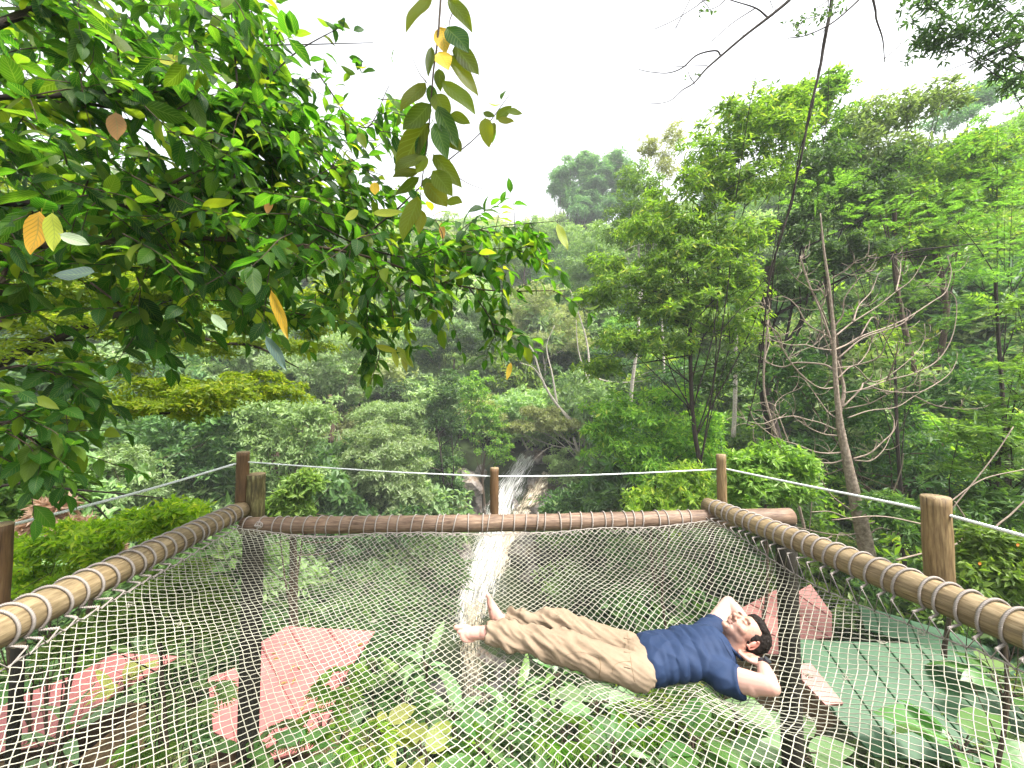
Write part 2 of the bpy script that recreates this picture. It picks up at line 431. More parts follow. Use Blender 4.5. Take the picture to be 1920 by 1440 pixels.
def limbs(base, r0, fork, targets, mat, name="trunk", parent=None, sub=3, seed=0):
    """trunk from base to fork, limbs to each target, twigs beyond"""
    r = np.random.default_rng(seed + 5)
    base, fork = np.asarray(base, float), np.asarray(fork, float)
    mb = MB(); H = np.linalg.norm(fork - base)
    t = wob(base, fork, 14, H * .025, seed)
    tube(mb, t, np.linspace(r0 * 1.15, r0 * .6, 14), 8, rough=.04)
    for i, g in enumerate(targets):
        g = np.asarray(g, float)
        s = t[min(13, 7 + i % 7)]
        L = np.linalg.norm(g - s)
        midp = s * .5 + g * .5 + np.array([0, 0, -L * .06])
        q = smooth_path([s, midp + r.normal(size=3) * L * .05, g], 9)
        tube(mb, q, np.linspace(r0 * .28, r0 * .07, 9), 5, cap=False)
        for _ in range(sub):
            j = r.integers(3, 8); e = q[j] + (r.normal(size=3) * [1, 1, .7] + [0, 0, .35]) * L * .28
            tube(mb, wob(q[j], e, 6, L * .02, seed + _), np.linspace(r0 * .14, r0 * .03, 6), 4, cap=False)
    return mb

def px_lobes(d, L, flat=.8):
    out = []
    for l in L:
        px, py, rx, ry = l[:4]; dd = d + (l[4] if len(l) > 4 else 0)
        c = P(px, py, dd); out.append((*c, rx * dd / F, rx * dd / F * flat, ry * dd / F))
    return out

def tree(name, cat, label, d, lobes, mat, L, W, k=6, dens=None, trunk=None, bark='bark', r0=.12, base=None, fork=None, deep=.8, group=None, nl=None, style='rosette', sub=3, **kw):
    """a tree from lobes traced at its own distance: > trunk, crown"""
    lb = px_lobes(d, lobes, deep)
    cen = np.mean([l[:3] for l in lb], 0)
    low = min(l[2] - l[5] for l in lb)
    if base is None:
        bx, by = cen[0], cen[1]; b = np.array([bx, by, float(ground(bx, by)) - .1])
    else:
        b = P(*base[:3]); b[2] = min(b[2], float(ground(b[0], b[1])) - .05) if len(base) == 3 else b[2]
    fk = P(*fork) if fork is not None else np.array([cen[0], cen[1], max(low + .25 * (cen[2] - low), b[2] + .4)])
    root = empty(name, b, label, cat, group)
    mb = limbs(b, r0, fk, [np.array(l[:3]) for l in lb], bark, sub=sub, seed=int(abs(cen[0] * 31 + cen[2] * 7)) % 997)
    link("trunk", mb.me("trunk", M[bark], True, b), root)
    area = (dens or 1.0) / (k * L * W * .5) if style == 'rosette' else (dens or 1.0) / (k * L * .05)
    if style == 'rosette':
        C, A = crown_points(lb, area, **{q: v for q, v in kw.items() if q in ('clump', 'flat', 'up', 'inner')})
        V, Fc = rosettes(C, A, k, L, W, **{q: v for q, v in kw.items() if q in ('spread', 'droop', 'jit')})
    else:
        C, A = crown_points(lb, area, **{q: v for q, v in kw.items() if q in ('clump', 'flat', 'up', 'inner')})
        D = A.copy(); D[:, 2] *= .25; D += rng.normal(size=D.shape) * .3
        V, Fc = fronds(C, D, k, L, W, mat)
    link("crown", mesh("crown", V - b, Fc, mat=mat), root)
    return root
# ------------------------------------------------------------------ forest mass (one object; crowns scattered by geometry nodes)
def scatter(name, label, pts, rot, scl, idx, sources, kind="stuff"):
    col = bpy.data.collections.new(name + "_sources")
    for i, me in enumerate(sources):
        o = bpy.data.objects.new("%s_%02d" % (name, i), me); col.objects.link(o)
    me = bpy.data.meshes.new(name)
    me.vertices.add(len(pts)); me.vertices.foreach_set("co", np.asarray(pts, np.float32).ravel())
    for an, ty, dat, key in (("rot", 'FLOAT_VECTOR', rot, "vector"), ("scl", 'FLOAT_VECTOR', scl, "vector"), ("idx", 'INT', idx, "value")):
        a = me.attributes.new(an, ty, 'POINT'); a.data.foreach_set(key, np.asarray(dat, np.int32 if ty == 'INT' else np.float32).ravel())
    me.update()
    ob = link(name, me); tag(ob, label, kind=kind)
    ng = bpy.data.node_groups.new(name, 'GeometryNodeTree')
    ng.interface.new_socket("Geometry", in_out='INPUT', socket_type='NodeSocketGeometry')
    ng.interface.new_socket("Geometry", in_out='OUTPUT', socket_type='NodeSocketGeometry')
    N, L = ng.nodes, ng.links
    gi, go = N.new("NodeGroupInput"), N.new("NodeGroupOutput")
    ci = N.new("GeometryNodeCollectionInfo"); ci.inputs["Collection"].default_value = col; ci.inputs["Separate Children"].default_value = True
    ip = N.new("GeometryNodeInstanceOnPoints"); ip.inputs["Pick Instance"].default_value = True
    def at(n, ty):
        q = N.new("GeometryNodeInputNamedAttribute"); q.data_type = ty; q.inputs["Name"].default_value = n
        return q.outputs["Attribute"]
    L.new(gi.outputs[0], ip.inputs["Points"]); L.new(ci.outputs[0], ip.inputs["Instance"])
    L.new(at("idx", 'INT'), ip.inputs["Instance Index"])
    L.new(at("rot", 'FLOAT_VECTOR'), ip.inputs["Rotation"]); L.new(at("scl", 'FLOAT_VECTOR'), ip.inputs["Scale"])
    L.new(ip.outputs[0], go.inputs[0])
    md = ob.modifiers.new("scatter", 'NODES'); md.node_group = ng
    return ob

def blob_crown(i, mat, L=.13, W=.055, k=5, dens=.9, nl=7, **kw):
    """unit-size crown (radius about 1) of several lobes"""
    lb = []
    for _ in range(nl):
        a = rng.random() * 6.28; q = rng.random() ** .5 * .75
        s = .38 + .25 * rng.random()
        lb.append((math.cos(a) * q, math.sin(a) * q, .35 + rng.random() * .75, s, s, s * .8))
    C, A = crown_points(lb, dens / (k * L * W * .5), inner=.1, **kw)
    V, Fc = rosettes(C, A, k, L, W)
    return mesh("forest_crown_%d" % i, V, Fc, mat=mat)

crowns = [blob_crown(0, G['dark']), blob_crown(1, G['sage']), blob_crown(2, G['pallid'], L=.16, W=.06), blob_crown(3, G['mid']),
          blob_crown(4, G['dark'], L=.2, W=.05), blob_crown(5, G['sage'], L=.11, W=.05), blob_crown(6, G['olive'], L=.13, dens=.6),
          blob_crown(7, G['bright'], L=.15), blob_crown(8, G['pallid'], L=.12, W=.06)]
pts, rot, scl, idx = [], [], [], []
y = 12.0
while y < 105:
    step = 1.5 + y * .035
    xw = 1.5 * y + 8
    for x in np.arange(-xw, xw, step):
        xx, yy = x + rng.normal() * step * .35, y + rng.normal() * step * .35
        u = xx / yy
        xc = np.interp(yy, BED_Y, BED_X)
        if yy < 32.5 and abs(xx - xc) < (3.6 if yy > 23 else 3.2): continue
        if yy < 30 and -.20 < u < .16 : continue
        if yy < 15 and -.45 < u < .35: continue
        if xx > 0 and yy < 13 and u > .5: continue
        s = (1.5 + rng.random() * 1.3) * (1 + yy * .012)
        pts.append((xx, yy, float(ground(xx, yy)) - s * .1)); scl.append((s, s, s * (.8 + .5 * rng.random())))
        rot.append((rng.normal() * .08, rng.normal() * .08, rng.random() * 6.28))
        zone = vnoise(xx, yy, .12, 5)
        pool = [0, 1, 2, 3, 5, 8, 4] if zone > 0 else [1, 5, 6, 8, 2, 0]
        if xx > 8: pool = [0, 3, 7, 3, 4, 1, 7]
        if yy < 23 and xx / yy < .35: pool = [0, 4, 0, 4, 1, 0]  # mostly dark crowns: shade near the deck put into leaf colour
        idx.append(pool[rng.integers(len(pool))])
    y += step * .9
scatter("forest_mass", "dense mixed green rainforest covering the slopes around the waterfall", pts, rot, scl, idx, crowns)
print("forest instances", len(pts))

# far hill silhouettes: bamboo clump on the ridge
def bamboo(name, label, d, lobes):
    lb = px_lobes(d, lobes, .8)
    cx, cy = lb[0][0], lb[0][1]; b = np.array([cx, cy, float(ground(cx, cy)) - .5])
    root = empty(name, b, label, "bamboo")
    mb = MB()
    for l in lb:
        for _ in range(3):
            e = np.array(l[:3]) + rng.normal(size=3) * [l[3] * .4, l[4] * .4, l[5] * .3]
            tube(mb, smooth_path([b + rng.normal(size=3) * [1.2, 1, 0], (b * [.4, .4, .45] + e * [.6, .6, .55]), e], 8), np.linspace(.12, .04, 8), 5, cap=False)
    link("culms", mb.me("culms", M['bark'], True, b), root)
    C, A = crown_points(lb, 5.5, clump=.34, inner=.3)
    V, Fc = rosettes(C, A, 7, .75, .16, droop=.5)
    link("crown", mesh("crown", V - b, Fc, mat=G['bamboo']), root)
    return root
bamboo("bamboo_clump", "tall blue-green bamboo clump standing against the sky on the ridge", 70,
       [(1060, 330, 25, 22), (1075, 370, 38, 32), (1120, 345, 32, 30), (1150, 310, 28, 22), (1100, 310, 28, 20), (1165, 350, 32, 30), (1100, 400, 40, 28), (1045, 355, 14, 14), (1140, 385, 35, 25), (1180, 390, 25, 22)])

T = [
 # name, category, label, depth, lobes(px), material, L, W, kwargs
 ("rounded_tree", "tree", "round pale yellow-green crown just left of the waterfall rocks", 21,
   [(720, 850, 70, 50), (690, 910, 70, 45), (750, 890, 50, 45), (660, 890, 40, 40), (765, 935, 50, 35), (700, 820, 45, 30)], G['pallid'], .24, .09, dict(bark='bark')),
 ("rounded_tree", "tree", "smooth bluish-green dome behind the round pale yellow-green crown", 24,
   [(735, 785, 55, 35), (765, 830, 40, 45), (700, 790, 40, 30), (780, 785, 22, 30)], G['sage'], .24, .08, {}),
 ("vine_draped_tree", "tree", "dark tall tree column hung with vines left of the waterfall", 24,
   [(838, 735, 28, 40), (845, 800, 26, 45), (835, 865, 26, 45), (850, 920, 25, 30), (815, 770, 20, 30)], G['dark'], .22, .09, dict(r0=.3, bark='bark_dark')),
 ("vine_curtain_tree", "tree", "bright green creeper curtain over a bank right of the dark vine column", 27,
   [(890, 740, 35, 45), (920, 790, 35, 35), (890, 800, 25, 50), (940, 840, 30, 30)], G['mid'], .2, .1, {}),
 ("shade_tree", "tree", "grey-green tree with fine leaves beyond the left rope rail", 14,
   [(245, 870, 50, 35), (215, 910, 45, 40), (275, 920, 40, 40), (240, 950, 60, 30), (180, 880, 30, 30)], G['sage'], .17, .06, dict(k=6)),
 ("shade_tree", "tree", "dark leafy tree with large leaves behind the grey-green fine-leaved tree", 17,
   [(330, 850, 55, 40), (150, 850, 60, 30), (390, 860, 35, 60), (420, 790, 50, 35), (330, 800, 60, 25), (100, 810, 60, 30)], G['dark'], .3, .13, {}),
 ("shade_tree", "tree", "mid-green tree behind the tall corner post", 17,
   [(560, 800, 50, 45), (500, 830, 45, 50), (600, 770, 40, 35), (540, 870, 50, 40), (460, 800, 30, 50), (480, 770, 50, 30)], G['sage'], .22, .085, {}),
 ("leaning_shrub", "shrub", "fresh green shrub right beside the thick corner post", 9,
   [(545, 930, 32, 26), (520, 960, 25, 20), (575, 905, 20, 18), (560, 955, 20, 20)], G['bright'], .17, .06, {}),
 ("spreading_tree", "tree", "pale sage tree spreading above the mid-green corner tree", 26,
   [(650, 670, 60, 35), (590, 700, 50, 35), (700, 640, 45, 30), (640, 730, 50, 25), (540, 690, 50, 30)], G['pallid'], .26, .1, {}),
 ("spreading_tree", "tree", "dense dark-green bush high above the vine column", 33,
   [(830, 640, 60, 28), (880, 650, 50, 25), (790, 660, 40, 22), (910, 635, 30, 20)], G['dark'], .3, .12, {}),
 ("olive_tree", "tree", "dry olive-coloured tree on the slope above the waterfall", 36,
   [(1000, 640, 60, 35), (960, 600, 50, 30), (1040, 600, 50, 35), (1000, 560, 50, 30), (1080, 640, 40, 30)], G['olive'], .28, .09, dict(dens=.6, bark='bark_pale')),
 ("flat_topped_tree", "tree", "flat pale cream-green canopy hanging over the waterfall", 28,
   [(990, 800, 40, 11), (1040, 795, 45, 12), (1085, 800, 35, 13), (960, 805, 22, 8), (1010, 775, 40, 12)], G['olive'], .24, .1, dict(bark='bark_pale', r0=.16, base=(1105, 850, 28), fork=(1075, 820, 28))),
 ("boulder_shrub", "shrub", "grey-green bush on the right lip of the waterfall", 28,
   [(1050, 870, 28, 25), (1080, 890, 28, 28), (1050, 900, 22, 20), (1095, 860, 22, 22)], G['sage'], .2, .08, {}),
 ("viny_bush", "shrub", "large-leaved dark bush covering the bank right of the tan stream", 22,
   [(1110, 930, 45, 38), (1160, 905, 45, 35), (1080, 960, 35, 25), (1170, 950, 45, 35), (1220, 900, 40, 35)], G['dark'], .28, .16, {}),
 ("hill_shrub", "shrub", "brownish low bush on the bank left of the waterfall", 25,
   [(760, 945, 40, 22), (715, 955, 40, 20), (790, 965, 20, 10)], G['olive'], .2, .08, {}),
 ("slope_tree", "tree", "hazy green tree near the ridge left of the bamboo clump", 52,
   [(960, 480, 60, 30), (1010, 450, 45, 28), (910, 470, 50, 25), (1060, 440, 40, 24)], G['sage'], .4, .15, {}),
 ("slope_tree", "tree", "grey-green wide tree below the bamboo clump", 42,
   [(1110, 460, 60, 30), (1150, 500, 60, 35), (1080, 510, 50, 30), (1120, 560, 50, 30)], G['sage'], .35, .13, {}),
 ("lime_tree", "tree", "yellow-green feathery tree reaching up beside the bamboo clump", 24,
   [(1185, 335, 32, 26), (1215, 365, 38, 28), (1175, 400, 40, 28), (1230, 400, 40, 35), (1160, 440, 40, 28), (1215, 450, 50, 35)], G['bright'], .26, .08, dict(bark='bark_pale', dens=.8)),
 ("wispy_tree", "tree", "thin wispy grey-leaved treetop above the yellow-green feathery tree", 26,
   [(1240, 285, 35, 24), (1265, 255, 25, 20), (1215, 275, 20, 16), (1250, 315, 30, 20)], G['olive'], .18, .06, dict(dens=.22, inner=.5, bark='bark_pale', r0=.08)),
 ("broadleaf_tree", "tree", "big bright-green tree with slender dark trunk right of the valley", 11.5,
   [(1390, 235, 72, 42), (1470, 200, 55, 34), (1335, 300, 75, 46), (1440, 270, 70, 42), (1300, 370, 70, 44), (1400, 350, 80, 42), (1250, 430, 70, 36), (1380, 610, 60, 36),
    (1330, 520, 70, 36), (1230, 590, 70, 26), (1120, 560, 40, 22, 1), (1130, 690, 40, 18, 1), (1190, 540, 70, 30), (1260, 490, 70, 34), (1350, 450, 80, 40), (1290, 575, 80, 34), (1165, 640, 60, 20), (1240, 650, 55, 24), (1380, 540, 60, 40), (1200, 430, 45, 26, 2), (1140, 500, 40, 22, 1)],
   G['mid'], .2, .062, dict(k=7, r0=.085, bark='bark_dark', base=(1308, 960, 11.5), fork=(1293, 560, 11.5), dens=1.0, droop=.35, inner=.12)),
 ("understorey_tree", "tree", "lower layered green tree beneath the big bright-green crown", 12.5,
   [(1150, 770, 60, 26), (1220, 790, 60, 28), (1280, 830, 60, 30), (1180, 840, 60, 26), (1120, 810, 30, 18), (1250, 740, 50, 22), (1330, 800, 40, 40), (1220, 880, 70, 30), (1320, 870, 50, 30)],
   G['mid'], .19, .06, dict(k=7, dens=1.0, droop=.3, r0=.06)),
 ("shadow_tree", "tree", "tree with thick black trunk behind the bare dead tree", 13.5,
   [(1520, 330, 80, 40), (1600, 380, 80, 45), (1500, 430, 70, 40), (1390, 690, 55, 35), (1660, 330, 60, 40), (1560, 480, 90, 40), (1340, 720, 40, 30), (1480, 540, 60, 40)],
   G['dark'], .2, .07, dict(k=6, r0=.24, bark='bark_dark', base=(1458, 850, 13.5), fork=(1442, 500, 13.5), dens=.9)),
 ("tall_tree", "tree", "round tall treetop rising highest against the sky right of the hanging vine", 15,
   [(1530, 190, 50, 30), (1490, 230, 60, 34), (1560, 160, 24, 20), (1585, 235, 40, 35), (1560, 280, 60, 30), (1450, 200, 30, 20)],
   G['mid'], .22, .08, dict(r0=.1, dens=1.0)),
 ("sparse_tree", "tree", "sparse greyish-leaved tree letting sky through at the upper right", 14,
   [(1640, 230, 45, 35), (1700, 210, 45, 30), (1610, 290, 50, 30), (1760, 190, 50, 24), (1680, 290, 60, 30)],
   G['sage'], .22, .08, dict(dens=.32, inner=.3, r0=.1)),
 ("hillside_tree", "tree", "leafy green tree against the right slope below the sparse greyish tree", 15,
   [(1720, 330, 80, 40), (1800, 300, 70, 40), (1660, 400, 80, 40), (1790, 380, 80, 45), (1880, 330, 60, 50), (1740, 450, 90, 40), (1640, 470, 60, 40)],
   G['mid'], .22, .08, dict(dens=1.0, r0=.12)),
 ("slope_tree", "tree", "faraway dark treetop on the skyline at the far upper right", 45,
   [(1830, 185, 30, 24), (1860, 175, 30, 24), (1800, 215, 40, 16), (1760, 230, 30, 14)], G['bamboo'], .4, .15, {}),
]
for (nm, cat, lab, d, lobes, mat, L_, W_, kw) in T:
    tree(nm, cat, lab, d, lobes, mat, L_, W_, **kw)

F_ = [
 ("feathery_tree", "tree", "feathery-leaved tree arching in from the right edge below the sky", 9,
   [(1870, 240, 60, 40), (1900, 330, 60, 50), (1850, 420, 70, 40), (1900, 470, 60, 40), (1930, 170, 50, 50), (1790, 500, 70, 30), (1780, 400, 60, 40), (1840, 520, 60, 40)], G['feather'], .34, dict(dens=.9, r0=.045, bark='bark_dark')),
 ("feathery_tree", "tree", "light-green feathery layers behind the bare dead tree", 9.5,
   [(1690, 560, 80, 30), (1620, 600, 60, 30), (1740, 640, 80, 30), (1660, 690, 70, 26), (1800, 590, 60, 35), (1560, 360, 60, 24), (1640, 420, 80, 26)], G['feather'], .36, dict(dens=.7, r0=.045, bark='bark_dark')),
 ("feathery_shrub", "shrub", "bright feathery branch reaching left from the right edge at rail height", 5.6,
   [(1800, 805, 45, 12), (1860, 790, 50, 16), (1830, 830, 60, 14), (1900, 850, 40, 20), (1830, 885, 40, 10), (1900, 700, 40, 26), (1930, 580, 50, 30), (1890, 750, 40, 14)], G['bright'], .30, dict(dens=.5, r0=.045, bark='bark_dark')),
]
for (nm, cat, lab, d, lobes, mat, L_, kw) in F_:
    tree(nm, cat, lab, d, lobes, mat, L_, .3, k=9, style='frond', flat=.25, clump=.5, **kw)

# nearer shrubs round the deck
T2 = [
 ("corner_shrub", "shrub", "glossy bright shrub just past the right corner post", 6.5,
   [(1420, 900, 50, 30), (1385, 935, 36, 26), (1470, 925, 44, 26), (1440, 860, 44, 24), (1390, 880, 30, 26), (1500, 880, 30, 24)], G['bright'], .13, .045, dict(k=7, r0=.03, dens=.6)),
 ("bank_shrub", "shrub", "broad green shrub on the bank between middle and right posts", 9,
   [(1250, 940, 50, 30), (1310, 930, 40, 35), (1200, 950, 40, 25), (1280, 900, 40, 25)], G['mid'], .17, .06, dict(k=6, r0=.04, dens=.6)),
 ("flowering_shrub", "shrub", "leafy shrub with tiny orange flowers outside the right rail", 3.6,
   [(1850, 1060, 50, 30), (1900, 1100, 45, 35), (1820, 1100, 40, 30), (1870, 1020, 40, 22), (1930, 1040, 40, 30)], G['bright'], .085, .032, dict(k=6, r0=.02, dens=.5)),
 ("rail_shrub", "shrub", "dark fern-like bush behind the thick right post", 5.5,
   [(1800, 970, 60, 30), (1880, 960, 50, 35), (1720, 990, 50, 30), (1660, 960, 50, 30)], G['dark'], .12, .035, dict(k=7, r0=.03, dens=.5)),
 ("dark_understorey", "shrub", "deep-green thicket in the shade behind the dead tree", 10.5,
   [(1560, 760, 70, 50), (1660, 800, 80, 50), (1540, 860, 70, 40), (1700, 880, 70, 50), (1820, 720, 90, 50), (1780, 900, 70, 40), (1880, 850, 70, 60), (1480, 700, 40, 60)], G['dark'], .2, .07, dict(k=6, dens=.55)),
 ("valley_shrub", "shrub", "lime shrub with long leaves at the left edge below the rope", 4.6,
   [(60, 900, 70, 34), (110, 930, 44, 30), (20, 950, 50, 40), (60, 870, 50, 20)], G['bright'], .13, .042, dict(k=7, r0=.03, dens=.6)),
 ("valley_shrub", "shrub", "yellow-green spreading bush hugging the outside of the left rail", 3.8,
   [(60, 1040, 60, 24), (120, 1010, 60, 22), (180, 1040, 40, 22), (60, 1090, 60, 20), (230, 990, 50, 18), (330, 960, 50, 14), (300, 990, 40, 14)], G['fine'], .075, .03, dict(k=7, r0=.025, dens=.55)),
 ("flushing_sprig", "shrub", "sprig of pinkish new leaves under the left rope", 4.2,
   [(100, 955, 22, 12), (65, 985, 26, 12), (135, 990, 18, 10), (200, 1030, 14, 8), (20, 1005, 14, 8)], G['pink'], .10, .03, dict(k=6, r0=.015, dens=.16, inner=0)),
 ("climbing_shrub", "shrub", "pale green leafy branch seen through the left side of the net", 3.6,
   [(330, 1090, 50, 24), (380, 1130, 44, 24), (280, 1130, 46, 26), (230, 1170, 60, 24), (400, 1160, 36, 16), (150, 1190, 50, 20), (330, 1170, 50, 20)], G['bright'], .075, .032, dict(k=6, r0=.025, dens=.5)),
]
for (nm, cat, lab, d, lobes, mat, L_, W_, kw) in T2:
    tree(nm, cat, lab, d, lobes, mat, L_, W_, **kw)
mfl, t_, n_, l_, b_ = nodes("orange_petal"); b_.inputs["Base Color"].default_value = (.8, .2, .03, 1)
shr = [o for o in COL.objects if o.name.startswith("flowering_shrub")][0]
for (px, py) in ((1907, 1021), (1836, 1056)):
    fl = MB(); c = P(px, py, 3.35)
    for j in range(7):
        a = j / 7 * 6.28; d = np.array([math.cos(a), -.4, math.sin(a)]); s = np.array([-math.sin(a), 0, math.cos(a)])
        fl.add([c + d * .001, c + d * .009 + s * .005, c + d * .015, c + d * .009 - s * .005], [(0, 1, 2, 3)])
    link("flower", fl.me("flower", mfl, False, shr.location), shr)
# ------------------------------------------------------------------ waterfall: rock face, falls and stream
path = [(1000, 850, 31), (985, 872, 30), (965, 925, 28.4), (945, 985, 26.8), (925, 1050, 24.2), (900, 1110, 22), (885, 1170, 20.3), (882, 1230, 18), (885, 1300, 15.8)]
PW = smooth_path([P(*p) for p in path], 60)
widths = np.interp(np.linspace(0, 1, 60), [0, .3, .55, .8, 1], [2.6, 5.0, 6.0, 4.2, 3.0])
rv, n_ = [], 61
for i, c in enumerate(PW):
    s = np.linspace(-1, 1, n_)
    x = c[0] + s * widths[i] + .2 * vnoise(s * 3, i * .3, 1, 4)
    y = c[1] + .9 * np.abs(s) ** 2 * -1.0 + .55 * vnoise(x, np.full(n_, i * .35), .8, 8)
    z = c[2] - .05 + .35 * vnoise(x, np.full(n_, i * .25), 1.3, 3) + .18 * vnoise(x, np.full(n_, i * .6), 3.1, 6) + .25 * np.abs(s) ** 3 * 2 - np.where(np.abs(s) > .93, 2.5, 0)
    rv.append(np.stack([x, y, z], 1))
rv = np.array(rv); ii = (np.arange(59)[:, None] * n_ + np.arange(n_ - 1)[None, :]).ravel()
rock = link("rock_face", mesh("rock_face", rv.reshape(-1, 3), np.stack([ii, ii + n_, ii + n_ + 1, ii + 1], 1), mat=M['rock']))
tag(rock, "wet grey-brown rock face under the waterfall", kind="structure")

def boulder(px, py, d, r, label, mat=M['rock'], name="boulder"):
    bm = bmesh.new(); bmesh.ops.create_icosphere(bm, subdivisions=3, radius=1)
    c = P(px, py, d)
    for v in bm.verts:
        n = mnoise.noise(v.co * 1.3 + Vector(c)) * .45 + mnoise.noise(v.co * 3.1 + Vector(c)) * .16
        v.co = v.co * (1 + n); v.co.z *= .75
        v.co *= r
    me = bpy.data.meshes.new(name); bm.to_mesh(me); bm.free(); me.materials.append(mat)
    o = link(name, me, None, c); tag(o, label, "rock", "rocks of the waterfall"); return o
boulder(1000, 855, 30.6, 1.0, "dark wet ledge at the lip of the waterfall")
boulder(1005, 905, 28.6, .75, "grey rock splitting the white fall from the tan fall")
boulder(870, 905, 27.2, 1.3, "broad brown rock slab left of the white fall")
boulder(845, 955, 26.2, 1.1, "grey boulder at the foot of the brown slab behind the rail")
boulder(1020, 965, 26.5, .9, "grey stone right of the tan fall just above the rail")
boulder(985, 1030, 24.5, 1.1, "purple-grey rock seen through the net right of the white water")
boulder(1000, 1085, 23, .9, "low dark rock under the net right of the spray")
boulder(850, 1075, 23.0, .9, "dark rock seen through the net left of the spray")

def water_mat(name, c1, c2, alpha=.85):
    m, t, N, L, b = nodes(name)
    uv = N.new("ShaderNodeUVMap"); mp = N.new("ShaderNodeMapping"); mp.inputs["Scale"].default_value = (5, .45, 1); L.new(uv.outputs[0], mp.inputs[0])
    no = N.new("ShaderNodeTexNoise"); no.inputs["Scale"].default_value = 2.2; no.inputs["Detail"].default_value = 8; L.new(mp.outputs[0], no.inputs["Vector"])
    r = ramp(t, [(.35, c1), (.62, c2)]); L.new(no.outputs[0], r.inputs[0]); L.new(r.outputs[0], b.inputs["Base Color"])
    b.inputs["Roughness"].default_value = .4
    bp = N.new("ShaderNodeBump"); bp.inputs["Distance"].default_value = .12; bp.inputs["Strength"].default_value = .8
    L.new(no.outputs[0], bp.inputs["Height"]); L.new(bp.outputs[0], b.inputs["Normal"])
    n2 = N.new("ShaderNodeTexNoise"); n2.inputs["Scale"].default_value = 3.4; n2.inputs["Detail"].default_value = 9; L.new(mp.outputs[0], n2.inputs["Vector"])
    r2 = N.new("ShaderNodeMapRange"); r2.inputs[1].default_value = .34; r2.inputs[2].default_value = .60; r2.inputs[3].default_value = .0; r2.inputs[4].default_value = 1
    ba = N.new("ShaderNodeAttribute"); ba.attribute_name = "bank"
    mm = N.new("ShaderNodeMapRange"); mm.inputs[1].default_value = 0; mm.inputs[2].default_value = .75; mm.inputs[3].default_value = -.26; mm.inputs[4].default_value = .03
    L.new(ba.outputs["Fac"], mm.inputs[0]); sm = N.new("ShaderNodeMath"); sm.operation = 'ADD'; L.new(n2.outputs[0], sm.inputs[0]); L.new(mm.outputs[0], sm.inputs[1])
    L.new(sm.outputs[0], r2.inputs[0]); L.new(r2.outputs[0], b.inputs["Alpha"])
    return m
WW = water_mat("water_white", (.34, .33, .32), (.72, .71, .68))
WT = water_mat("water_tan", (.30, .23, .15), (.60, .52, .39))
def fall(pth, mat, name, label, off=.45, n=70, m=13):
    q = smooth_path([(*P(a, b, d), w) for a, b, d, w in pth], n)
    s = np.linspace(-1, 1, m)
    x = q[:, None, 0] + s[None] * q[:, None, 3]
    ph = np.arange(n)[:, None] * .5
    y = q[:, None, 1] - off + .25 * s[None] ** 2 + .14 * np.sin(s[None] * 9 + ph) + .03 * rng.normal(size=(n, m))
    z = q[:, None, 2] + .35 - .2 * s[None] ** 2 + .03 * rng.normal(size=(n, m)) + .1 * np.sin(s[None] * 7 - ph * .7)
    U = np.stack([np.broadcast_to(s[None] * q[:, None, 3], x.shape), np.broadcast_to(np.arange(n)[:, None] * .14, x.shape)], -1)
    ii = (np.arange(n - 1)[:, None] * m + np.arange(m - 1)[None, :]).ravel()
    me = mesh(name, np.stack([x, y, z], -1).reshape(-1, 3), np.stack([ii, ii + m, ii + m + 1, ii + 1], 1), uv=U.reshape(-1, 2), smooth=True, mat=mat)
    at = me.attributes.new("bank", 'FLOAT', 'POINT'); at.data.foreach_set("value", np.broadcast_to((1 - np.abs(s))[None], (n, m)).astype(np.float32).ravel())
    o = link(name, me)
    tag(o, label, "waterfall"); return o
fall([(990, 856, 30.4, .9), (977, 880, 29.4, 1.25), (958, 910, 28.3, 1.35), (942, 950, 27.1, 1.4), (930, 1000, 25.8, 1.5), (912, 1050, 24, 1.8), (895, 1100, 22.2, 1.8), (880, 1160, 20.6, 1.4), (872, 1200, 19.2, .8)], WW, "waterfall", "white water fall tumbling down the rocks behind the middle post")
fall([(1028, 890, 28.8, .55), (1012, 915, 28.0, .8), (992, 945, 27.0, 1.0), (968, 980, 26.2, 1.0), (945, 1040, 24.6, .9), (925, 1090, 23, .8)], WT, "waterfall", "tan muddy fall to the right of the white one")
fall([(890, 1140, 20.9, .9), (885, 1185, 19.4, .7), (880, 1235, 17.8, .6), (888, 1290, 16.1, .8), (893, 1330, 15, .9)], WT, "stream", "tan stream running out under the net below the waterfall", off=.1)

# pale slanting trunks near the waterfall
def bare(name, label, cat, paths, mat, group=None, names=None, seg=6):
    """paths in photo pixels with own distance and radius: (px,py,d,r). each path is a part"""
    b = P(*paths[0][0][:3]); root = empty(name, b, label, cat, group)
    for i, p in enumerate(paths):
        q = smooth_path([(*P(a, bb, d), r) for a, bb, d, r in p], max(8, len(p) * 5))
        mb = MB(); tube(mb, q[:, :3] - b, q[:, 3], seg if i else seg + 3, rough=.03)
        link((names[i] if names else ("trunk" if i == 0 else "branch")), mb.me("branch", mat), root)
    return root
bare("slanting_tree", "pale slanting trunk leaning left above the waterfall", "tree",
     [[(1110, 860, 28.5, 0.169), (1080, 800, 28.3, 0.130), (1045, 760, 28, 0.104), (1018, 715, 28, 0.078), (1000, 660, 28, 0.052), (985, 640, 28, 0.026)],
      [(1045, 760, 28, 0.078), (1035, 700, 28.2, 0.058), (1025, 650, 28.5, 0.033), (1040, 610, 28.5, 0.019)],
      [(1018, 715, 28, 0.065), (1000, 690, 27.6, 0.039), (975, 680, 27.4, 0.019)],
      [(1080, 800, 28.3, 0.078), (1060, 780, 28, 0.052), (1035, 745, 28, 0.033)]], M['bark_pale'])
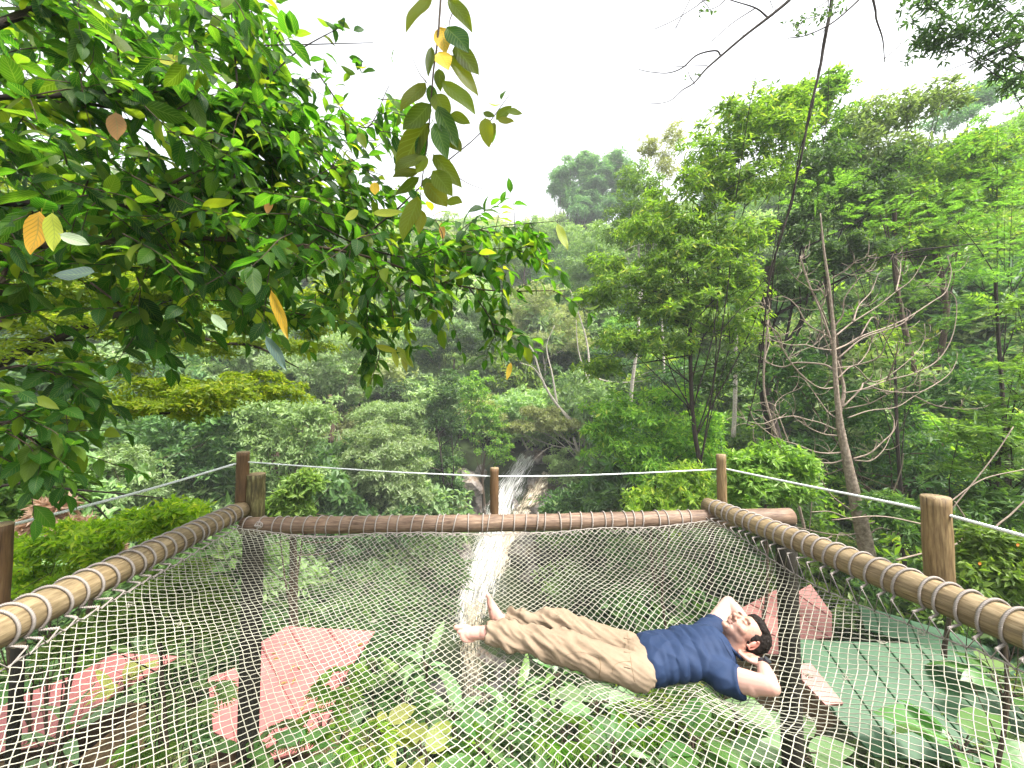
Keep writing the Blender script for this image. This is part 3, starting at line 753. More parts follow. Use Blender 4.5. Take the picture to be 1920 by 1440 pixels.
bare("slanting_tree", "pale upright trunk with white bark right of the slanting one", "tree",
     [[(1102, 870, 29, 0.143), (1098, 800, 29, 0.117), (1105, 720, 29, 0.098), (1100, 640, 29.2, 0.065), (1075, 560, 29.5, 0.039), (1060, 520, 29.5, 0.019)],
      [(1105, 720, 29, 0.065), (1085, 660, 29, 0.046), (1080, 600, 29, 0.026)],
      [(1100, 700, 29, 0.065), (1140, 715, 29, 0.046), (1200, 715, 29, 0.033), (1260, 700, 29, 0.019)],
      [(1180, 716, 29, 0.033), (1210, 700, 29, 0.026), (1240, 690, 29, 0.013)]], M['bark_pale'])
bare("slanting_tree", "short leaning trunk right at the lip of the waterfall", "tree",
     [[(1000, 858, 30.4, 0.104), (985, 835, 30.2, 0.085), (978, 820, 30, 0.058)], [(985, 835, 30.2, 0.058), (1000, 815, 30, 0.033)]], M['bark_pale'])
bare("slanting_tree", "white-barked thin trunk glimpsed under the big bright-green crown", "tree",
     [[(1375, 820, 18, 0.104), (1378, 760, 18, 0.091), (1380, 640, 18, 0.078), (1385, 600, 18, 0.052)]], M['bark_pale'])
for i, (x, y0, y1, d, lab) in enumerate([(515, 820, 880, 19, "grey trunk rising above the corner post"), (620, 740, 830, 22, "thin brown trunk between sage crowns left of the pale dome")]):
    bare("forest_trunk", lab, "tree", [[(x, y1, d, .16), (x + 3, (y0 + y1) / 2, d, .14), (x - 2, y0, d, .1)], [(x, y1 - 20, d, .05), (x - 20, y0 + 10, d, .03), (x - 35, y0 + 30, d, .02)]], M['bark'])

# ------------------------------------------------------------------ the bare dead tree
def z2(x, y): return (1280 + x / 3, 480 + y / 3)
dt = []
tr = [(1628, 1045, 6.6, .12), (1610, 960, 6.6, .10), (1592, 880, 6.6, .075), (1575, 790, 6.6, .048), (1566, 700, 6.6, .034), (1563, 620, 6.6, .028), (1555, 540, 6.6, .022), (1545, 470, 6.6, .018), (1538, 400, 6.6, .01)]
dt.append(tr)
dt.append([(1600, 900, 6.65, .06), (1585, 850, 6.7, .05), (1572, 790, 6.7, .04), (1582, 740, 6.75, .03), (1576, 700, 6.8, .025), (1545, 600, 6.85, .018), (1520, 540, 6.9, .012), (1500, 480, 6.9, .008)])
zb = [
 [(850, 740), (790, 745), (730, 720), (640, 640), (560, 520), (500, 400), (470, 300), (455, 250)],
 [(840, 530), (760, 520), (690, 500), (600, 500), (500, 470), (470, 440)],
 [(845, 470), (780, 430), (700, 380), (640, 280), (570, 230), (490, 240)],
 [(860, 450), (920, 400), (960, 370), (1100, 280), (1200, 200), (1290, 130), (1370, 0)],
 [(850, 530), (920, 500), (1010, 450), (1150, 400), (1260, 350), (1400, 260), (1480, 200), (1510, 90), (1490, 0)],
 [(870, 580), (1000, 470), (1100, 430), (1190, 400), (1250, 370), (1280, 320), (1240, 285)],
 [(870, 630), (980, 610), (1040, 540), (1060, 490), (1100, 460)],
 [(870, 690), (960, 620), (1050, 700), (1110, 700), (1180, 660), (1300, 560), (1360, 470), (1360, 380)],
 [(910, 770), (1010, 750), (1150, 700), (1300, 660), (1430, 590), (1510, 470), (1540, 330), (1530, 230), (1470, 190), (1380, 165), (1310, 175)],
 [(900, 850), (1000, 750), (1020, 715), (1100, 750), (1200, 765), (1330, 765), (1440, 710), (1510, 650), (1540, 590)],
 [(910, 860), (1050, 830), (1150, 780), (1300, 720)],
 [(930, 910), (1050, 870), (1200, 850), (1300, 790), (1420, 720)],
 [(1310, 790), (1420, 840), (1560, 860), (1700, 850), (1780, 810)],
 [(900, 930), (820, 880), (740, 770), (690, 700)],
 [(870, 980), (780, 940), (700, 920), (620, 900), (530, 915), (440, 945), (350, 920), (320, 870)],
 [(870, 1010), (790, 1000), (700, 960), (620, 900)],
 [(930, 1100), (830, 1110), (740, 1100), (640, 1060), (540, 1030), (450, 970), (400, 920), (370, 840)],
 [(920, 1140), (830, 1165), (700, 1150), (560, 1130), (450, 1080), (400, 1030), (400, 960)],
 [(950, 1160), (890, 1200), (820, 1225), (730, 1235)],
 [(960, 1140), (1050, 1110), (1120, 1050), (1180, 990), (1190, 930), (1160, 860)],
 [(970, 1150), (1060, 1150), (1130, 1090), (1170, 1010)],
 [(840, 560), (790, 430), (780, 300), (800, 230), (770, 150)],
 [(820, 390), (780, 290), (720, 190), (640, 130), (580, 60)],
 [(830, 130), (900, 90), (960, 40), (1040, 0)],
 [(720, 190), (690, 110), (660, 20)],
 [(850, 640), (790, 610), (640, 600), (570, 625), (500, 610), (465, 580), (490, 480), (480, 400)],
 [(800, 440), (740, 500), (650, 540), (590, 580)],
 [(850, 400), (900, 330), (910, 240), (980, 140), (1030, 90), (1000, 50)],
 [(960, 370), (990, 280), (1060, 200), (1100, 100)],
 [(1200, 200), (1220, 110), (1225, 40), (1190, 5)],
 [(1000, 450), (1060, 350), (1090, 360), (1095, 400), (1060, 470)],
 [(960, 620), (1100, 570), (1150, 470), (1190, 400), (1190, 365)],
 [(1150, 700), (1200, 560), (1210, 480)],
 [(560, 520), (540, 440), (470, 380), (470, 330), (500, 310)],
 [(600, 1060), (540, 900), (520, 840), (560, 790), (620, 760)],
 [(520, 840), (500, 960), (520, 1060), (600, 1110)],
]
for b in zb:
    r0 = random.uniform(.009, .0155) * (1.25 if len(b) > 6 else 1)
    dd = random.uniform(-.9, .9)
    n = len(b)
    dt.append([(*z2(*p), 6.62 + dd * (i / (n - 1)), r0 * (1 - .7 * i / (n - 1))) for i, p in enumerate(b)])
    for _ in range(7):
        j = random.randint(1, n - 1); x, y = b[j]; a = random.uniform(-2.6, .6); L_ = random.uniform(50, 150); bend = random.uniform(-.9, -.2)
        dt.append([(*z2(x + L_ * t * math.cos(a + bend * t), y + L_ * t * math.sin(a + bend * t)), 6.62 + dd * (j / (n - 1)) + t * random.uniform(-.1, .1), .006 * (1 - .6 * t)) for t in (0, .35, .7, 1)])
# lower snags by the rail
for b in [[(1612, 1000), (1570, 1003), (1500, 990), (1460, 975), (1400, 960)], [(1618, 985), (1680, 970), (1735, 975)], [(1605, 980), (1560, 960), (1520, 960)],
          [(1622, 1010), (1650, 990), (1690, 1000), (1735, 992)], [(1600, 960), (1560, 930), (1540, 900)], [(1615, 990), (1640, 960), (1670, 930), (1690, 880), (1694, 850)],
          [(1628, 1030), (1600, 1010), (1575, 1000), (1566, 1020)], [(1560, 1005), (1520, 1020), (1522, 940)]]:
    dt.append([(x, y, 6.6 - .25 * i / len(b), .012 * (1 - .6 * i / len(b))) for i, (x, y) in enumerate(b)])
bare("dead_tree", "bare leafless tree with pale upcurved branches outside the right rail", "tree", dt, M['dead'])
# thin saplings and vines
bare("sapling", "thin leaning sapling left of the bare dead tree", "sapling", [[(1520, 1040, 8, .03), (1490, 920, 8, .028), (1450, 800, 8.1, .025), (1432, 720, 8.2, .022), (1440, 600, 8.2, .02)], [(1490, 920, 8, .02), (1470, 840, 7.9, .015), (1430, 780, 7.8, .01)]], M['dead'])
bare("twiggy_shrub", "tangle of thin bare twigs beyond the thick right post", "shrub",
     [[(1850, 1080, 4.4, .012), (1860, 1000, 4.4, .01), (1900, 960, 4.4, .008), (1960, 900, 4.4, .006)], [(1740, 1040, 4.6, .012), (1800, 1015, 4.6, .01), (1812, 980, 4.6, .008), (1790, 940, 4.6, .006)],
      [(1680, 1050, 4.8, .012), (1720, 1040, 4.8, .01), (1740, 1035, 4.8, .008)], [(1740, 985, 4.8, .01), (1650, 968, 4.8, .008), (1560, 975, 4.8, .006)],
      [(1770, 950, 4.9, .008), (1840, 900, 4.9, .007), (1920, 880, 4.9, .006)], [(1780, 960, 4.9, .008), (1860, 860, 4.9, .007), (1900, 800, 4.9, .006)]], M['dead'])
bare("hanging_vine", "long dark woody vine dangling from above at the upper right", "vine",
     [[(1563, -30, 5, 0.0236), (1557, 20, 5, 0.0223), (1545, 80, 5, 0.0198), (1537, 130, 5, 0.0174), (1518, 210, 5, 0.0149), (1503, 290, 5, 0.0143), (1483, 380, 5.1, 0.0136), (1466, 440, 5.1, 0.0124), (1448, 500, 5.2, 0.0124), (1438, 560, 5.2, 0.0105), (1430, 640, 5.3, 0.0087), (1418, 720, 5.4, 0.0074), (1400, 800, 5.5, 0.0062)],
      [(1560, 10, 5.03, 0.0087), (1549, 70, 4.97, 0.0087), (1533, 140, 5.04, 0.0081), (1522, 210, 4.97, 0.0074), (1498, 290, 5.03, 0.0074), (1486, 380, 5.06, 0.0074), (1462, 440, 5.14, 0.0068), (1452, 500, 5.16, 0.0068), (1446, 560, 5.24, 0.0062)]], M['bark_dark'])
z3 = lambda L, d=4.2, r=.008: [(1280 + x / 3, y / 3, d, max(.0045, 1.5 * r * (1 - .7 * i / max(1, len(L) - 1)))) for i, (x, y) in enumerate(L)]
bt = [z3([(640, -60), (600, 0), (480, 100), (350, 200), (215, 315), (130, 390), (65, 465), (0, 505)], r=.013), z3([(480, 100), (410, 45), (270, 0), (200, -30)]), z3([(410, 45), (280, 130), (160, 235)], r=.005),
      z3([(215, 315), (185, 285), (80, 310), (0, 380), (-80, 410), (-180, 405), (-250, 390)]), z3([(140, 370), (20, 372), (-60, 378)], r=.004), z3([(65, 465), (40, 430), (30, 400)], r=.004), z3([(65, 465), (64, 495)], r=.003),
      z3([(0, 505), (-60, 560), (-120, 580), (-190, 585)], r=.004), z3([(240, -10), (130, 0), (70, 40), (0, 85)], r=.006), z3([(-40, 160), (0, 80), (30, 20), (60, -40)], r=.004), z3([(-160, 165), (-60, 120), (0, 85)], r=.003),
      z3([(240, 0), (190, 40), (90, 72)], r=.004), z3([(100, -10), (130, 20), (150, 50)], r=.003), z3([(340, 190), (335, 215)], r=.002), z3([(490, 0), (510, 50)], r=.003)]
tw = bare("leafless_branch", "dark leafless branch hanging into the sky at the top", "branch", bt, M['bark_dark'], names=["stem"] + ["twig"] * 14, seg=4)
bt = [z3([(1010, -30), (990, 0), (840, 130), (690, 200), (590, 215)], r=.008), z3([(880, 60), (830, 100), (790, 185)], r=.004), z3([(820, -10), (815, 60), (800, 130)], r=.005), z3([(820, 0), (780, 30), (740, 50)], r=.003), z3([(840, 60), (760, 90), (690, 110), (640, 150)], r=.003)]
hb = bare("hanging_twigs", "twig cluster with small dark leaves beside the top of the vine", "branch", bt, M['bark_dark'], names=["stem"] + ["twig"] * 4, seg=4)
bare("hanging_twigs", "single knobbly dark twig with a hooked tip at the top right", "branch",
     [z3([(1070, -40), (1072, 0), (1085, 60), (1090, 110), (1120, 200), (1130, 260), (1135, 350)], r=.009), z3([(1135, 330), (1170, 300), (1215, 260), (1232, 228)], r=.004)], M['bark_dark'], names=["stem", "twig"], seg=5)
C = []
for (x, y, n, s) in [(640, 140, 18, 24), (690, 100, 16, 22), (780, 80, 26, 30), (650, 180, 8, 14), (880, 30, 12, 20), (130, 50, 14, 24), (830, 60, 12, 16), (90, 410, 4, 8), (40, 440, 3, 8), (700, 190, 6, 12)]:
    for _ in range(n):
        C.append(P(1280 + (x + random.gauss(0, s)) / 3, (y + random.gauss(0, s * .7)) / 3, 4.2 + random.gauss(0, .05)))
C = np.array(C); D = sph(len(C)) * [1, .6, .6] - [0, 0, .4]
V, Fc = diamonds(C, unit(D), np.full(len(C), .06), np.full(len(C), .028))
link("leaves", mesh("leaves", V - np.array(hb.location), Fc, mat=G['dark']), hb)
# overhanging foliage in the top right corner
tr_l = [(1760, 60, 45, 22), (1830, 30, 60, 30), (1800, 80, 40, 20), (1900, 60, 50, 40), (1880, 110, 40, 20), (1740, 10, 40, 14), (1920, 150, 40, 40), (1850, -20, 60, 20)]
tree("overhanging_branch", "branch", "dusky leafy boughs overhanging at the top right corner", 6.5, tr_l, G['dark'], .13, .04, k=6, base=(2050, 250, 7, 0), fork=(1960, 120, 6.8), bark='bark_dark', r0=.06, dens=.35, inner=.1, clump=.4)
# ------------------------------------------------------------------ near leafy tree at the upper left
def leaf_template(w=.36, curl=.15, fold=.12, rows=8, holes=0, seed=0):
    """leaf along +Y, length 1, width w, normal +Z"""
    r = np.random.default_rng(seed)
    V, U = [], []
    for i in range(rows + 1):
        t = i / rows
        hw = .5 * w * (math.sin(math.pi * min(1, t ** .82)) ** .75) if 0 < t < 1 else 0.0
        if t > .8: hw *= 1 - .25 * (t - .8) / .2
        zc = -curl * t * t + .03 * math.sin(t * 6 + seed)
        for s in (-1, -.5, 0, .5, 1):
            V.append((s * hw + .02 * math.sin(3 * t + seed), t, zc + fold * abs(s) * hw * 2 * .6 + .015 * math.sin(9 * t + s * 3 + seed) * abs(s)))
            U.append((.5 + s * .5, t))
    Fc = [(i * 5 + j, i * 5 + j + 1, i * 5 + j + 6, i * 5 + j + 5) for i in range(rows) for j in range(4)]
    # short stalk
    k = len(V)
    V += [(-.006, -.09, .02), (.006, -.09, .02), (.006, .01, 0), (-.006, .01, 0)]; U += [(.5, 0)] * 4
    Fc.append((k, k + 1, k + 2, k + 3))
    return np.array(V, float), np.array(Fc), np.array(U)

LT = [leaf_template(.44, .18, .18, seed=1), leaf_template(.5, .08, .10, seed=2), leaf_template(.38, .3, .25, seed=3), leaf_template(.46, -.05, .15, seed=4)]
LOW = [leaf_template(.46, .18, .18, rows=4, seed=5), leaf_template(.40, .3, .2, rows=4, seed=6)]
def leaf_frame(d, up):
    d = unit(d); x = unit(np.cross(d, up)); z = np.cross(x, d)
    return np.column_stack([x, d, z])
_lm = {}
def leaf_obj(k, mat, base, d, up, L, parent, w=1.0, origin=None, label=None, name="leaf"):
    key = (k, mat.name)
    if key not in _lm:
        V, Fc, U = LT[k]; _lm[key] = mesh("leaf", V, Fc, U, True, mat)
    o = link(name, _lm[key], parent)
    A = leaf_frame(d, up) * np.array([L * w, L, L])
    b = np.asarray(base) - (np.asarray(origin) if origin is not None else 0)
    o.matrix_basis = Matrix([[*A[0], b[0]], [*A[1], b[1]], [*A[2], b[2]], [0, 0, 0, 1]])
    if label: o["label"] = label
    return o
def leaves_stuff(items, mat, name, parent, origin):
    Vs, Fs, Us, n = [], [], [], 0
    for (k, b, d, up, L, w) in items:
        V, Fc, U = LOW[k % 2]
        A = leaf_frame(d, up) * np.array([L * w, L, L])
        Vs.append(V @ A.T + (b - origin)); Fs.append(Fc + n); Us.append(U); n += len(V)
    o = link(name, mesh(name, np.concatenate(Vs), np.concatenate(Fs), np.concatenate(Us), True, mat), parent)
    o["kind"] = "stuff"; return o

org = P(-500, 700, 1.6); org[2] = float(ground(org[0], org[1]))
near = empty("broadleaf_tree", org, "large-leaved green tree spreading over the upper left of the deck", "tree")
NB = [
 [(-500, 700, 1.6, .06), (-300, 560, 1.7, .05), (-60, 470, 1.9, .022), (150, 458, 1.95, .017), (330, 445, 2.0, .015), (640, 470, 2.3, .009), (880, 540, 2.6, .006), (1060, 545, 2.8, .003)],
 [(-300, 500, 1.7, .04), (-60, 388, 1.9, .02), (120, 385, 2.0, .018), (270, 386, 2.1, .015), (500, 376, 2.3, .009)],
 [(-300, 300, 1.6, .03), (-40, 192, 1.7, .013), (100, 180, 1.8, .012), (180, 170, 1.9, .011), (380, 178, 2.1, .007)],
 [(150, 192, 1.9, .009), (330, 225, 2.1, .008), (460, 265, 2.3, .006), (600, 290, 2.5, .004), (720, 330, 2.6, .002)],
 [(-300, 160, 1.5, .04), (-40, 60, 1.7, .02), (60, 20, 1.8, .016), (140, -10, 1.9, .013)],
 [(40, 10, 1.8, .007), (165, 60, 1.9, .006), (280, 115, 2.0, .006), (380, 180, 2.1, .006), (450, 215, 2.2, .005), (560, 255, 2.3, .004), (640, 330, 2.4, .003), (700, 395, 2.5, .002)],
 [(285, 380, 2.1, .010), (330, 340, 2.1, .008), (420, 300, 2.2, .007), (500, 262, 2.3, .005), (570, 245, 2.4, .003)],
 [(445, 160, 2.2, .006), (440, 100, 2.2, .005), (435, 40, 2.2, .004), (430, -30, 2.2, .004)],
 [(445, 160, 2.2, .007), (430, 190, 2.2, .006), (440, 280, 2.2, .006), (438, 380, 2.1, .006), (435, 450, 2.05, .006)],
 [(330, 445, 2.0, .009), (400, 500, 2.1, .007), (480, 560, 2.3, .006), (620, 600, 2.5, .004), (760, 590, 2.6, .002)],
 [(590, 420, 2.3, .006), (700, 470, 2.4, .005), (800, 480, 2.5, .004), (900, 430, 2.6, .003), (1040, 415, 2.7, .002)],
 [(640, 470, 2.3, .006), (730, 405, 2.3, .005), (830, 310, 2.35, .004), (900, 250, 2.4, .003), (955, 178, 2.4, .002)],
 [(830, 312, 2.35, .003), (880, 345, 2.4, .002), (935, 362, 2.4, .001)],
 [(500, 150, 2.3, .005), (560, 95, 2.35, .004), (640, 50, 2.4, .002)],
 [(490, 85, 2.3, .004), (590, 83, 2.3, .003), (700, 80, 2.3, .0015)],
 [(-60, 640, 1.7, .012), (-10, 580, 1.8, .01), (10, 500, 1.9, .009), (25, 450, 1.9, .007)],
 [(-40, 800, 1.7, .01), (40, 815, 1.8, .007), (100, 845, 1.9, .003)],
 [(-40, 700, 1.8, .008), (60, 690, 1.9, .006), (170, 720, 2.0, .003)],
 [(170, 530, 1.9, .006), (250, 590, 2.0, .005), (290, 620, 2.1, .003)],
 [(880, 540, 2.6, .005), (920, 600, 2.6, .004), (930, 640, 2.6, .002)],
 [(590, 130, 2.5, .005), (680, 240, 2.5, .004), (730, 160, 2.6, .002)],
 [(700, 500, 2.4, .004), (690, 560, 2.45, .003), (690, 640, 2.5, .002), (740, 665, 2.5, .001)],
]
NBW = []
tk = np.array([-3.35, 1.35])
tz = org[2]
org = np.array([tk[0], tk[1], float(ground(tk[0], tk[1])) - .1]); near.location = org
mb = MB(); tube(mb, smooth_path([[0, 0, 0], [.05, .05, 2.5], [-.05, 0, 5], [.1, .05, 8.2]], 20), np.linspace(.17, .07, 20), 12, rough=.04); link("trunk", mb.me("trunk", M['bark_dark']), near)
for i, p in enumerate(NB):
    pts4 = [(*P(a, b, d), r) for a, b, d, r in p]
    q = smooth_path(pts4, len(p) * 5); NBW.append(q)
    if p[0][0] <= -30:
        z_ = min(max(pts4[0][2] - .35, .2), 3.9)
        q = smooth_path([(tk[0], tk[1], z_, min(.05, p[0][3] * 1.3 + .01))] + pts4, len(p) * 5 + 5)
    mb = MB(); tube(mb, q[:, :3] - org, np.maximum(q[:, 3], .001), 7, rough=.05)
    link("branch", mb.me("branch", M['bark_dark'] if i % 3 else M['bark']), near)
items = []           # every leaf: (k, base, dir, up, L, w, mat)
twigs = MB()
CR = np.array([1.0, 0, 0])
def twig(b, d, L, nl, size, mats):
    d = unit(d); pts_ = [b + d * L * t + np.array([0, 0, -.18 * L * t * t]) + rng.normal(size=3) * L * .02 for t in (0, .35, .7, 1)]
    q = smooth_path(pts_, 7); tube(twigs, q - org, np.linspace(.0035, .0012, 7), 4, cap=False)
    sd = unit(np.cross(d, rng.normal(size=3) * .4 + [0, 0, 1]))
    for j in range(nl):
        t = .12 + .88 * j / nl; c = q[min(6, int(t * 6.9))]
        s = 1 if j % 2 else -1
        dd = d * .55 + sd * s * (.8 + .2 * rng.random()) + np.array([0, 0, -.25 - .35 * rng.random()]) + rng.normal(size=3) * .22
        up = np.array([0, -.15, 1.0]) + rng.normal(size=3) * .45
        items.append((int(rng.integers(4)), c, dd, up, size * (.65 + .6 * rng.random()), .85 + .35 * rng.random(), mats))
    items.append((0, q[-1], d + [0, 0, -.3], np.array([0, 0, 1.0]), size * .8, 1, mats))
for bi, q in enumerate(NBW):
    if bi in (11, 12, 13, 14): continue
    for j in range(4, len(q) - 1, 2):
        c = q[j, :3]; t = unit(q[j + 1, :3] - q[j, :3])
        px = 960 + (c[0]) / c[1] * F
        if px < -250: continue
        for _ in range(2 if px < 500 else 1):
            d = t * .6 + rng.normal(size=3) * [.7, .6, .5] + [.15, 0, -.1]
            twig(c, d, .16 + .2 * rng.random(), int(rng.integers(5, 10)), .122, 0)
# regions that the leaves fill
reg = [((-60, 470), (-60, 340), 230, 1.6, 3.6), ((420, 540), (60, 360), 60, 2.2, 3.2), ((500, 720), (230, 400), 50, 2.2, 3.4), ((-60, 300), (300, 470), 60, 1.6, 3.2), ((250, 620), (330, 520), 90, 1.8, 3.0),
       ((500, 800), (390, 600), 70, 2.1, 3.2), ((760, 960), (430, 560), 34, 2.4, 3.0), ((-60, 110), (700, 850), 16, 1.6, 2.2), ((30, 400), (520, 600), 4, 1.8, 2.6), ((900, 1010), (415, 480), 12, 2.6, 2.9)]
for (xa, xb), (ya, yb), n, d0, d1 in reg:
    for _ in range(n):
        c = P(rng.uniform(xa, xb), rng.uniform(ya, yb), rng.uniform(d0, d1))
        twig(c, rng.normal(size=3) * [1, .6, .6] + [.5, 0, -.2], .22 + .2 * rng.random(), int(rng.integers(6, 11)), .120, 0)
for (px, py, n) in ((640, 60, 7), (600, 95, 5), (665, 110, 3), (690, 135, 6), (640, 160, 4), (720, 190, 5), (940, 205, 4)):
    for _ in range(n):
        c = P(px + rng.normal() * 18, py + rng.normal() * 14, 2.4)
        items.append((int(rng.integers(4)), c, rng.normal(size=3) * [1, .5, .8], rng.normal(size=3) + [0, -1, .3], .09, 1, 0))
st = link("twigs", twigs.me("twigs", M['bark']), near); st["kind"] = "stuff"
def show(it):
    b = it[1]
    px, py = 960 + b[0] / b[1] * F, 750 - (b[2] - 1.1) / b[1] * F
    return (it[4] / max(b[1], .3)) if (-20 < px < 1100 and -20 < py < 900) else 0
items.sort(key=show, reverse=True)
NS = 262
for it in items[:NS]:
    leaf_obj(it[0], G['near'], it[1], it[2], it[3], it[4], near, it[5], org)
leaves_stuff([it[:6] for it in items[NS:]], G['near'], "leaves", near, org)
print("near leaves", len(items))
def special(bx, by, tx, ty, d, mat, parent, o_, wpx, label=None, k=1, up=(0, -1, .15)):
    a, b = P(bx, by, d), P(tx, ty, d - .02)
    L = np.linalg.norm(b - a); w0 = (.44, .5, .38, .46)[k]
    return leaf_obj(k, mat, a, b - a, np.array(up) + rng.normal(size=3) * .12, L, parent, wpx * d / F / L / w0, o_, label)
for (bx, by, tx, ty, d, mt, w, lb) in [
    (510, 545, 537, 636, 1.7, 'yellow', 24, "long bright yellow hanging leaf"), (218, 212, 216, 262, 1.6, 'brown', 42, "brown withered leaf"),
    (78, 398, 50, 475, 1.35, 'yellow', 60, "large yellowing leaf"), (100, 400, 95, 470, 1.32, 'yellowgreen', 40, "yellow-green leaf against the large yellow one"),
    (115, 440, 165, 458, 1.3, 'pale', 26, "pale folded leaf"), (178, 512, 98, 512, 1.35, 'blue', 40, "dusky blue-green leaf"), (300, 112, 352, 112, 1.6, 'yellowgreen', 34, "bright yellow-green leaf"),
    (505, 362, 500, 402, 1.9, 'brown', 22, "orange-brown leaf on a cut branch"), (448, 510, 488, 520, 1.6, 'pale', 22, "pale leaf showing its underside"), (703, 342, 702, 365, 2.0, 'yellow', 22, "small round yellow leaf"),
    (1045, 420, 1065, 468, 2.6, 'yellowgreen', 22, None), (828, 418, 830, 450, 2.5, 'brown', 14, None), (745, 650, 775, 690, 2.4, 'yellowgreen', 18, None), (738, 655, 745, 690, 2.4, 'yellowgreen', 14, None), (705, 648, 745, 660, 2.4, 'yellowgreen', 14, None),
    (755, 668, 762, 698, 2.4, 'yellowgreen', 12, None), (960, 620, 950, 640, 2.5, 'yellowgreen', 10, None), (958, 680, 950, 712, 2.5, 'yellow', 12, None), (398, 590, 425, 620, 1.8, 'pale', 20, None), 
    (500, 630, 535, 695, 1.7, 'blue', 24, "dark pointed leaf hanging alone"), (700, 400, 755, 397, 2.0, 'yellowgreen', 22, None), (672, 395, 645, 412, 2.0, 'yellowgreen', 20, None),
    ]:
    special(bx, by, tx, ty, d, G[mt], near, org, w * .85, lb)
# leaf stems for the two yellow sprigs that hang lower
# hanging spray of big olive leaves
o2 = P(830, -40, 1.75)
spray = empty("hanging_spray", o2, "drooping spray of big olive leaves with two orange ones against the sky", "branch")
mb = MB()
q = smooth_path([(*P(x, y, 1.75), r) for x, y, r in [(828, -40, .0055), (825, 20, .005), (820, 80, .0045), (812, 140, .004), (806, 220, .0035), (798, 290, .003), (790, 350, .0022), (782, 440, .0012)]], 40)
tube(mb, q[:, :3] - o2, q[:, 3], 6, rough=.08); link("stem", mb.me("stem", M['bark']), spray)
for p_ in ([(848, 25, .0025), (843, 40, .002), (842, 55, .0015)], [(770, 100, .001), (785, 135, .0015), (800, 155, .0025)]):
    mb = MB(); q = smooth_path([(*P(x, y, 1.75), r) for x, y, r in p_], 8); tube(mb, q[:, :3] - o2, q[:, 3], 5); link("twig", mb.me("twig", M['bark']), spray)
zz = lambda x, y: (640 + x / 3, y / 3)
for (a, b, c, d_, w, mt) in [
    (500, -40, 370, 192, 75, 's'), (600, -20, 742, 195, 70, 's'), (552, 150, 592, 310, 85, 'o'), (545, 290, 606, 400, 80, 'o'), (590, 150, 720, 305, 100, 'g'), (640, 260, 770, 390, 90, 's'), (600, 310, 775, 495, 85, 's'),
    (505, 260, 490, 440, 42, 's'), (545, 385, 560, 522, 52, 's'), (565, 450, 757, 655, 85, 's'), (470, 460, 335, 635, 75, 's'), (505, 590, 338, 720, 110, 's'), (530, 530, 600, 640, 85, 's'), (545, 600, 652, 830, 80, 'g'), (615, 640, 720, 682, 52, 's'),
    (500, 700, 275, 950, 125, 's'), (520, 690, 603, 905, 80, 'g'), (585, 740, 672, 852, 70, 's'), (520, 870, 672, 1032, 75, 's'), (510, 960, 630, 1107, 85, 's'), (455, 870, 300, 965, 70, 's'), (480, 1030, 592, 1162, 90, 's'), (590, 1130, 684, 1142, 62, 's'),
    (425, 1100, 352, 1362, 90, 's'), (450, 1180, 440, 1322, 52, 's'), (435, 955, 290, 1002, 62, 's'), (480, 880, 420, 960, 60, 'g'), (470, 760, 430, 900, 60, 'g'), (500, 480, 520, 600, 50, 'g'), (440, 1000, 300, 1090, 60, 's'), (480, 1000, 520, 1120, 60, 's'),
    (868, 672, 960, 588, 44, 's'), (930, 625, 1017, 627, 46, 's'), (880, 672, 972, 682, 40, 's'), (812, 665, 825, 812, 64, 's'), (800, 632, 862, 656, 34, 's'), (860, 690, 850, 760, 26, 's')]:
    m_ = {'s': G['spray'], 'o': G['yellow'], 'g': G['near']}[mt]
    special(*zz(a, b), *zz(c, d_), 1.75 + random.uniform(-.04, .04), m_, spray, o2, w / 3 * 1.28, "orange-yellow leaf" if mt == 'o' else None, k=random.choice((0, 1, 3)))

# fine-leaved tree in layers behind it
def flat_lobe(px, py, rx, ry, d): c = P(px, py, d); return (*c, rx * d / F, rx * d / F * .9, ry * 1.4 * d / F)
FL = [(150, 520, 130, 26, 5), (330, 560, 130, 26, 5.4), (60, 600, 120, 26, 4.6), (440, 540, 100, 26, 5.8), (560, 600, 80, 22, 6), (250, 620, 90, 18, 5), (380, 500, 120, 24, 5.8), (120, 460, 120, 30, 5), (520, 480, 80, 26, 6), (620, 560, 60, 22, 6.2),
      (300, 735, 130, 15, 5.2), (430, 740, 90, 17, 5.4), (480, 715, 60, 16, 5.6), (200, 765, 100, 14, 5), (360, 770, 90, 12, 5.2), (560, 650, 60, 16, 6), (700, 620, 50, 16, 6.4), (60, 660, 90, 22, 4.8), (180, 690, 70, 12, 5), (380, 650, 90, 20, 5.6), (480, 600, 80, 22, 5.9), (250, 545, 120, 26, 5.3), (540, 740, 40, 14, 5.7), (120, 790, 60, 12, 4.9), (30, 540, 90, 40, 4.6), (100, 400, 130, 40, 5.4), (330, 420, 130, 34, 6)]
lb = [flat_lobe(*f) for f in FL]
o3 = P(-700, 900, 4.5); o3[2] = float(ground(o3[0], o3[1]))
ft = empty("fine_leaved_tree", o3, "lime-green tree with small leaves in flat layers behind the large-leaved one", "tree")
